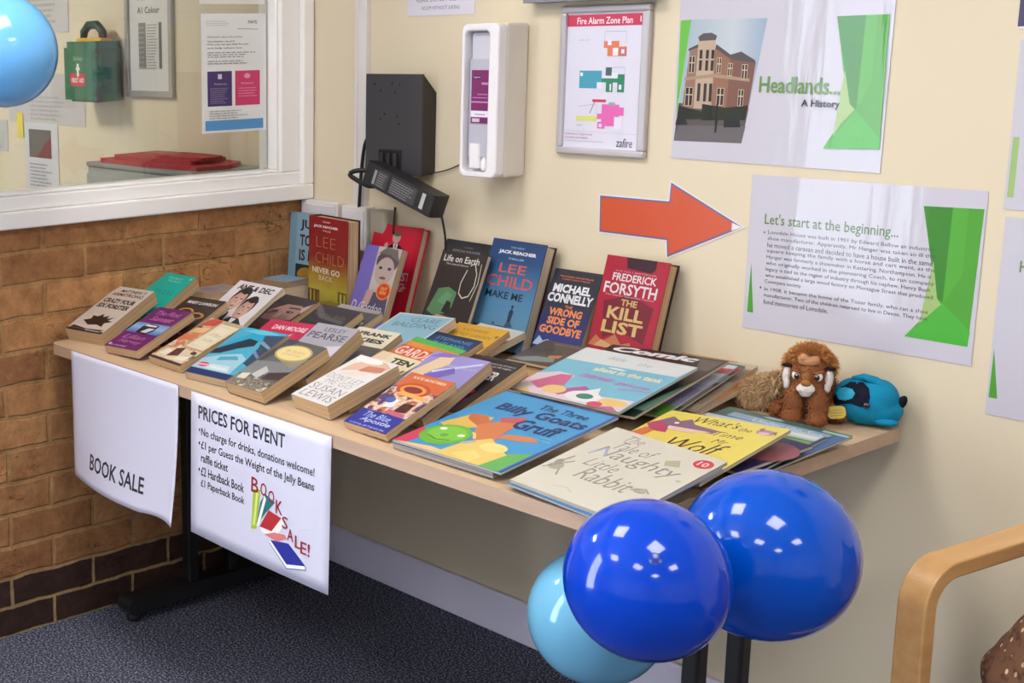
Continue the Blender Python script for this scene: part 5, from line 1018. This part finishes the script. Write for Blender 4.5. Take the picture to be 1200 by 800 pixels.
# ---------------------------------------------------------------- soft toys
def blob(name, balls, m, parent=None, voxel=0.004, smooth=6, loc=None):
    """one continuous skin over ellipsoids (centre, radii, rotation z)"""
    mb = MB()
    for b in balls:
        c, r = b[0], b[1]; T = Matrix.Rotation(b[2], 3, b[3]) if len(b) > 2 else None
        mb.ball(c, r, m, T, 20, 12)
    o = mb.build('tmp'); 
    rm = o.modifiers.new('r', 'REMESH'); rm.mode = 'VOXEL'; rm.voxel_size = voxel; rm.use_smooth_shade = True
    s = o.modifiers.new('s', 'SMOOTH'); s.iterations = smooth; s.factor = 0.5
    bpy.context.view_layer.update(); dg = bpy.context.evaluated_depsgraph_get()
    me = bpy.data.meshes.new_from_object(o.evaluated_get(dg)); bpy.data.objects.remove(o)
    me.materials.clear(); me.materials.append(m)
    for p in me.polygons: p.use_smooth = True
    me.name = name
    o = bpy.data.objects.new(name, me); COL.objects.link(o)
    if parent: o.parent = parent
    return o
def tufts(mb, me, n, length, m, seed, keep=None, width=.0016, droop=.35):
    """short strands of pile standing on a mesh"""
    rnd = random.Random(seed); ps = [p for p in me.polygons if keep is None or keep(p.center)]
    tot = sum(p.area for p in ps)
    vs = []; fs = []
    for p in ps:
        k = n * p.area / tot; k = int(k) + (1 if rnd.random() < k - int(k) else 0)
        for _ in range(k):
            c = p.center; nn = p.normal
            d = (nn + Vector((rnd.uniform(-.6, .6), rnd.uniform(-.6, .6), rnd.uniform(-.6, .6)))).normalized()
            s = d.cross(Vector((rnd.uniform(-1, 1), rnd.uniform(-1, 1), rnd.uniform(-1, 1)))).normalized() * width
            L = length * rnd.uniform(.6, 1.2); q = c + Vector((rnd.uniform(-.002, .002), rnd.uniform(-.002, .002), rnd.uniform(-.002, .002)))
            a = q + d * L * .55; e = q + d * L + Vector((0, 0, -L * droop))
            i = len(vs); vs += [q - s, q + s, a - s*.8, a + s*.8, e]; fs += [(i, i+1, i+3, i+2), (i+2, i+3, i+4)]
    mb.add(vs, fs, m)
plush = lambda c, nm: mat(c, rough=.95, bump=.6, scale=420, spec=.1, name=nm, var=.25)
BR1, BR2 = plush((150, 94, 60), 'brown_plush'), plush((216, 150, 90), 'ginger_plush')
TAN, WHP = plush((226, 192, 148), 'tan_plush'), plush((236, 228, 222), 'white_plush')
lion = thing('lion_plush', 'brown soft toy lion with a fluffy ginger mane sitting at the table end', 'soft toy', (1.517, -0.128, TZ + .005), R(24))
# local frame: faces -y
body = blob('body', [((0, .03, .045), (.038, .046, .044)), ((0, .075, .040), (.046, .045, .040)), ((-.020, -.022, .034), (.0165, .018, .036)), ((.020, -.022, .034), (.0165, .018, .036)),
                     ((-.021, -.034, .0135), (.0175, .020, .0135)), ((.021, -.034, .0135), (.0175, .020, .0135)), ((-.044, .055, .018), (.018, .036, .018)), ((.044, .055, .018), (.018, .036, .018)), ((.052, .02, .012), (.014, .022, .012)), ((-.05, .02, .012), (.014, .022, .012)),
                     ((0, .0, .084), (.035, .033, .036)), ((0, .004, .066), (.029, .03, .03)), ((0, -.012, .072), (.028, .022, .022))], BR1, lion, .0030, 5)
mb = MB(); tufts(mb, body.data, 5000, .005, BR1, 3, width=.0009); mb.build('body_fur', body)
head = body
HZ = -.010
blob('muzzle', [((0, -.033, .078+HZ), (.0145, .012, .011)), ((-.008, -.036, .077+HZ), (.008, .008, .007)), ((.008, -.036, .077+HZ), (.008, .008, .007)), ((0, -.032, .070+HZ), (.0115, .010, .009))], WHP, lion, .0022, 3)
mb = MB(); mb.ball((0, -.040, .0885+HZ), (.0085, .006, .0060), plush((176, 116, 62), 'ginger_nose')); mb.ball((0, -.034, .096+HZ), (.0075, .006, .012), plush((160, 104, 66), 'nose_bridge')); mb.build('nose', lion)
for s in (-1, 1):
    mb = MB(); T = Matrix.Rotation(R(s * 18), 3, 'Z')
    mb.ball((s*.0190, -.0285, .0995+HZ), (.0066, .0040, .0078), mat((232, 226, 220), rough=.4), T); mb.ball((s*.0172, -.0315, .0985+HZ), (.0044, .0028, .0056), mat((30, 18, 16), rough=.08, coat=1), T); mb.ball((s*.0163, -.0340, .101+HZ), (.001, .0007, .001), mat((250, 250, 250), rough=.3)); mb.build('eye', lion)
    mb = MB(); mb.ball((s*.0185, -.0300, .1075+HZ), (.0085, .0042, .0026), BR1, Matrix.Rotation(R(-s*18), 3, 'Y')); mb.build('brow', lion)
    blob('cheek_fur', [((s*.0345, -.012, .094+HZ), (.0075, .011, .018)), ((s*.033, -.016, .080+HZ), (.006, .010, .012))], WHP, lion, .0022, 3)
    mb = MB(); mb.ball((s*.0355, -.012, .1125+HZ), (.0095, .009, .0030), plush((40, 32, 32), 'black_plush')); mb.build('ear_tip', lion)
blob('forehead_tuft', [((0, -.019, .124+HZ), (.019, .010, .009)), ((-.008, -.021, .130+HZ), (.010, .008, .009)), ((.010, -.021, .128+HZ), (.009, .008, .008))], plush((206, 148, 108), 'peach_plush'), lion, .0025, 2)
mane = blob('mane', [((0, .006, .128+HZ), (.029, .022, .018)), ((-.027, .012, .112+HZ), (.012, .016, .017)), ((.027, .012, .112+HZ), (.012, .016, .017)), ((0, .026, .095+HZ), (.030, .020, .032))], BR2, lion, .004, 2)
mb = MB(); tufts(mb, mane.data, 7000, .0125, BR2, 5, width=.0009, droop=.1); mb.build('mane_fur', mane)
tail = blob('tail', [((-.075, .070, .030), (.034, .032, .030)), ((-.098, .062, .026), (.024, .022, .024)), ((-.058, .05, .05), (.022, .022, .02))], TAN, lion, .004, 3)
mb = MB(); tufts(mb, tail.data, 4000, .012, TAN, 6, width=.0011); mb.build('tail_fur', tail)

blue = mat((16, 138, 178), rough=.75, bump=.4, scale=500, spec=.2, name='blue_plush', var=.15); navyp = plush((34, 36, 52), 'dark_navy_plush')
fish = thing('blue_plush_toy', 'round blue and black soft toy with a yellow fin beside the toy lion', 'soft toy', (1.586, -0.058, TZ + .001), R(20))
bd = blob('body', [((0, 0, .040), (.052, .036, .040)), ((.018, .004, .030), (.046, .034, .030)), ((-.016, 0, .050), (.036, .032, .034)), ((.020, .002, .050), (.036, .032, .036))], blue, fish, .003, 6)
def on_body(me, x, z, side=-1):
    """point of the body skin seen from the front at x, z"""
    best = None
    for v in me.vertices:
        if v.co.y * side > 0:
            d = (v.co.x - x)**2 + (v.co.z - z)**2
            if best is None or d < best[0]: best = (d, v.co.copy(), v.normal.copy())
    return best[1], best[2]
def patch(name, poly, m, lift, parent, me):
    """cloth patch laid over the body: fan grid of rings"""
    cx = sum(p[0] for p in poly)/len(poly); cz = sum(p[1] for p in poly)/len(poly)
    P = []
    for (a, b), (c, d) in zip(poly, poly[1:] + poly[:1]):
        for k in range(5): P.append((a + (c-a)*k/5, b + (d-b)*k/5))
    vs = []; fs = []; n = len(P); rings = 6
    for r_ in range(rings + 1):
        t = r_ / rings
        for (a, b) in P:
            co, no = on_body(me, cx + (a-cx)*t, cz + (b-cz)*t); vs.append(Vector((cx + (a-cx)*t, co.y - lift, cz + (b-cz)*t)) if True else co)
    for r_ in range(rings):
        for i in range(n): fs.append((r_*n+i, r_*n+(i+1)%n, (r_+1)*n+(i+1)%n, (r_+1)*n+i))
    # skirt so that the cloth has thickness
    o = len(vs)
    for i in range(n): v = vs[rings*n+i]; vs.append(v + Vector((0, .006, 0)))
    for i in range(n): fs.append((rings*n+i, rings*n+(i+1)%n, o+(i+1)%n, o+i))
    mb = MB(); mb.add(vs, fs, m, True); return mb.build(name, parent)
patch('black_patch', [(-.049, .048), (-.040, .066), (-.024, .079), (-.004, .080), (.008, .072), (.012, .058), (.010, .044), (.0, .040), (-.018, .044), (-.036, .038), (-.048, .036)], navyp, .0016, fish, bd.data)
patch('blue_oval', [(-.046, .056), (-.040, .066), (-.030, .070), (-.018, .069), (-.012, .062), (-.016, .053), (-.028, .047), (-.040, .047)], mat((34, 170, 206), rough=.6, name='light_blue_felt'), .0032, fish, bd.data)
co, no = on_body(bd.data, .006, .042)
mb = MB(); mb.ball(co + Vector((0, -.001, 0)), (.0062, .004, .006), mat((18, 20, 40), rough=.15, coat=1)); mb.build('bead', fish)
mb = MB(); T = Matrix.Translation((-.036, -.038, .026)) @ Matrix.Rotation(R(-12), 4, 'Y'); mb.prism(rrect(-.018, .012, -.011, .011, .008), -.004, .004, mat((226, 202, 106), rough=.8, name='yellow_felt'), axis=1, T=T)
for k in (-.005, 0, .005): mb.box(-.014, .008, -.0052, -.004, k - .0006, k + .0006, mat((196, 164, 70), rough=.8), T)
mb.build('yellow_fin', fish, .002)
mb = MB(); pts = [(-.022, -.004, .083), (-.004, -.006, .088), (.016, -.008, .084), (.034, -.010, .070), (.044, -.012, .052)]; mb.tube(pts, [.004, .007, .008, .007, .003], blue, 10); mb.build('back_fin', fish)
mb = MB(); mb.ball((.058, .004, .046), (.008, .008, .015), navyp, Matrix.Rotation(R(25), 3, 'Y')); mb.build('tail_fin', fish)
mb = MB(); mb.ball((.040, -.022, .014), (.020, .010, .007), blue); mb.build('side_fin', fish)

# ---------------------------------------------------------------- balloons
def rubber(c, tr):
    M = bpy.data.materials.new('balloon_rubber_%d_%d_%d' % c); M.use_nodes = True
    nt = M.node_tree; b = nt.nodes['Principled BSDF']
    b.inputs['Base Color'].default_value = lin(c); b.inputs['Roughness'].default_value = .12
    b.inputs['Coat Weight'].default_value = .4; b.inputs['Coat Roughness'].default_value = .03; b.inputs['Specular IOR Level'].default_value = .2
    b.inputs['Subsurface Weight'].default_value = tr; b.inputs['Subsurface Radius'].default_value = (.02, .02, .03); b.inputs['Subsurface Scale'].default_value = 1
    return M
def balloon(label, c, r, toward, colour, tr=0.0, stretch=1.06, group='blue balloons', ribbon=None):
    d = (Vector(toward) - Vector(c)).normalized()
    q = Vector((0, 0, -1)).rotation_difference(d).to_matrix().to_4x4()
    o = bpy.data.objects.new('balloon', None); COL.objects.link(o); o.empty_display_size = .05
    o.matrix_world = Matrix.Translation(c) @ q; tag(o, label, 'balloon', group)
    M = rubber(colour, tr)
    prof = []
    n = 28
    for i in range(n + 1):
        a = math.pi * i / n                     # crown to neck
        z = r * math.cos(a) * (1 if a < math.pi/2 else stretch); rr = r * math.sin(a) * (1 - .05 * max(0, -math.cos(a))**2)
        if i < n: prof.append((max(rr, .0001), z))
    prof.append((.007, -r*stretch - .004)); 
    mb = MB(); mb.lathe(prof, M, None, 48); mb.build('skin', o)
    mb = MB(); zb = -r*stretch - .004
    mb.lathe([(.0045, zb + .003), (.0048, zb - .004), (.0075, zb - .007), (.0075, zb - .012), (.004, zb - .015), (.0055, zb - .02), (.012, zb - .030), (.011, zb - .031), (.002, zb - .022)], M, None, 20); mb.build('knot', o)
    mb = MB(); mb.lathe([(.0001, r + .0006), (.006, r + .0004), (.009, r - .0006)], mat(tuple(int(v*.8) for v in colour), rough=.25), None, 20); mb.build('crown_spot', o)
    if ribbon is not None:
        e = o.matrix_world.inverted() @ Vector(ribbon); mb = MB(); s0 = Vector((0, 0, zb - .008))
        mb.tube([s0.lerp(e, k/6) + Vector((0, .004*math.sin(k*math.pi/6), 0)) for k in range(7)], .0012, mat((210, 214, 226), rough=.4), 6); mb.build('ribbon', o)
    return o
HUB = (1.648, -0.800, .585)
balloon('dark blue round balloon in front of the table corner, overlapping the others', (1.757, -.929, .706), .1092, HUB, (0, 62, 190), ribbon=HUB)
balloon('dark blue wide balloon at the right of the cluster, beside the table end', (1.7745, -.666, .684), .1235, HUB, (0, 74, 186), ribbon=HUB)
balloon('pale blue balloon low in the cluster, half hidden behind the dark blue round one', (1.5563, -.7595, .5375), .1065, HUB, (112, 176, 208), .25, ribbon=HUB)
balloon('pale blue balloon hanging in front of the window at the top left', (.181, -1.015, 1.4115), .1155, (.181, -1.015, 2.4), (116, 188, 246), .25, ribbon=(.181, -1.015, 2.49))

mb = MB(); mb.tube([(HUB[0], HUB[1], HUB[2]), (1.628, -.79, .64), (1.60, -.775, TZ - .024)], .0016, mat((210, 214, 226), rough=.4), 6); mb.ball(HUB, .006, mat((210, 214, 226), rough=.4))
tag(mb.build('balloon_string'), 'pale string tying the balloon cluster under the table corner', 'string')

# ---------------------------------------------------------------- chair at the right edge
birch = wood((196, 148, 92), (212, 166, 110), 'bent_birch', 1, .35)
fabric = mat((88, 64, 58), rough=.95, bump=.5, scale=300, name='dark_seat_cloth')
chair = thing('armchair', 'bentwood waiting room armchair cut off by the right of the photo', 'chair', (2.222, -0.222, 0), R(-11))
def arm(x):
    pts = [(-.27, 0.0), (-.275, .30), (-.278, .575)]
    for k in range(1, 19):
        a = R(90 * k / 18); pts.append((-.278 + .070*(1 - math.cos(a)), .575 + .070*math.sin(a)))
    pts += [(-.05, .652), (.02, .656)]
    for k in range(1, 5):
        a = R(80 * k / 4); pts.append((.02 + .06*math.sin(a), .656 - .06*(1-math.cos(a))))
    pts += [(.095, .30), (.10, 0)]
    th = .026; mb = MB(); vs = []; fs = []
    for i, p in enumerate(pts):
        a = Vector(pts[max(0, i-1)]); b = Vector(pts[min(len(pts)-1, i+1)]); d = (b - a).normalized(); n = Vector((d.y, -d.x))
        for sx in (-.024, .024):
            vs.append((x + sx, p[0], p[1])); vs.append((x + sx, p[0] + n.x*th, p[1] + n.y*th))
    for i in range(len(pts) - 1):
        o = i*4; e = o + 4
        fs += [(o, o+2, e+2, e), (o+1, e+1, e+3, o+3), (o, e, e+1, o+1), (o+2, o+3, e+3, e+2)]
    fs += [(0, 1, 3, 2), (len(vs)-4, len(vs)-2, len(vs)-1, len(vs)-3)]
    mb.add(vs, fs, birch); mb.build('arm_frame', chair, .003)
arm(-.30); arm(.30)
mb = MB(); mb.prism(rrect(-.255, .255, -.25, .09, .04), .34, .42, fabric); mb.build('seat', chair, .02)
mb = MB(); T = Matrix.Translation((.04, .095, .43)) @ Matrix.Rotation(R(-3), 4, 'X'); mb.prism(rrect(-.20, .21, 0, .30, .05), -.02, .02, fabric, axis=1, T=T); mb.build('backrest', chair, .015)
for y in (-.2, .05): one('seat_rail', birch, chair, .004, b=(-.28, .28, y - .015, y + .015, .295, .34))
# brown spotted bag on the seat
spot = bpy.data.materials.new('brown_spotted_cloth'); spot.use_nodes = True
nt = spot.node_tree; b_ = nt.nodes['Principled BSDF']; b_.inputs['Roughness'].default_value = .9
tc = nt.nodes.new('ShaderNodeTexCoord'); mp = nt.nodes.new('ShaderNodeMapping'); mp.inputs['Scale'].default_value = (70, 70, 48)
vo = nt.nodes.new('ShaderNodeTexVoronoi'); vo.inputs['Randomness'].default_value = .6; vo.inputs['Scale'].default_value = 1
rp = nt.nodes.new('ShaderNodeValToRGB'); rp.color_ramp.interpolation = 'CONSTANT'; rp.color_ramp.elements[0].color = lin((226, 192, 150)); rp.color_ramp.elements[1].position = .20; rp.color_ramp.elements[1].color = lin((120, 82, 58))
ns = nt.nodes.new('ShaderNodeTexNoise'); ns.inputs['Scale'].default_value = 60
r2 = nt.nodes.new('ShaderNodeValToRGB'); r2.color_ramp.elements[0].position = .35; r2.color_ramp.elements[0].color = (.45, .4, .38, 1); r2.color_ramp.elements[1].position = .5; r2.color_ramp.elements[1].color = (1, 1, 1, 1)
mx = nt.nodes.new('ShaderNodeMixRGB'); mx.blend_type = 'MULTIPLY'; mx.inputs[0].default_value = 1
L = nt.links.new; L(tc.outputs['Object'], mp.inputs[0]); L(mp.outputs[0], vo.inputs['Vector']); L(vo.outputs['Distance'], rp.inputs[0]); L(tc.outputs['Object'], ns.inputs['Vector']); L(ns.outputs['Fac'], r2.inputs[0]); L(rp.outputs[0], mx.inputs[1]); L(r2.outputs[0], mx.inputs[2]); L(mx.outputs[0], b_.inputs['Base Color'])
bag = thing('cloth_bag', 'brown cloth bag with pale spots and thin black straps at the bottom right corner', 'bag', (2.066, -0.335, .421), R(-11))
sack = blob('sack', [((.012 + .075*k/9, 0, .06 + .30*k/9), (.145 - .105*k/9, .10 - .06*k/9, .07 - .02*k/9)) for k in range(10)] + [((.012, 0, .02), (.14, .09, .02))], spot, bag, .007, 12)
mb = MB()
for k, (a, c) in enumerate((((-.075, -.08, .20), (-.03, -.08, .28)), ((-.045, -.08, .29), (.03, -.08, .36)), ((-.01, -.1, .22), (.09, -.1, .24)))):
    A_, B_ = Vector(a), Vector(c); P_ = []
    for t_ in range(8):
        q_ = A_.lerp(B_, t_/7); best = min(sack.data.vertices, key=lambda v: (v.co - q_).length); P_.append(best.co + best.normal*.002)
    mb.tube(P_, .0035, mat((24, 18, 18), rough=.6), 6)
mb.build('strap', bag)
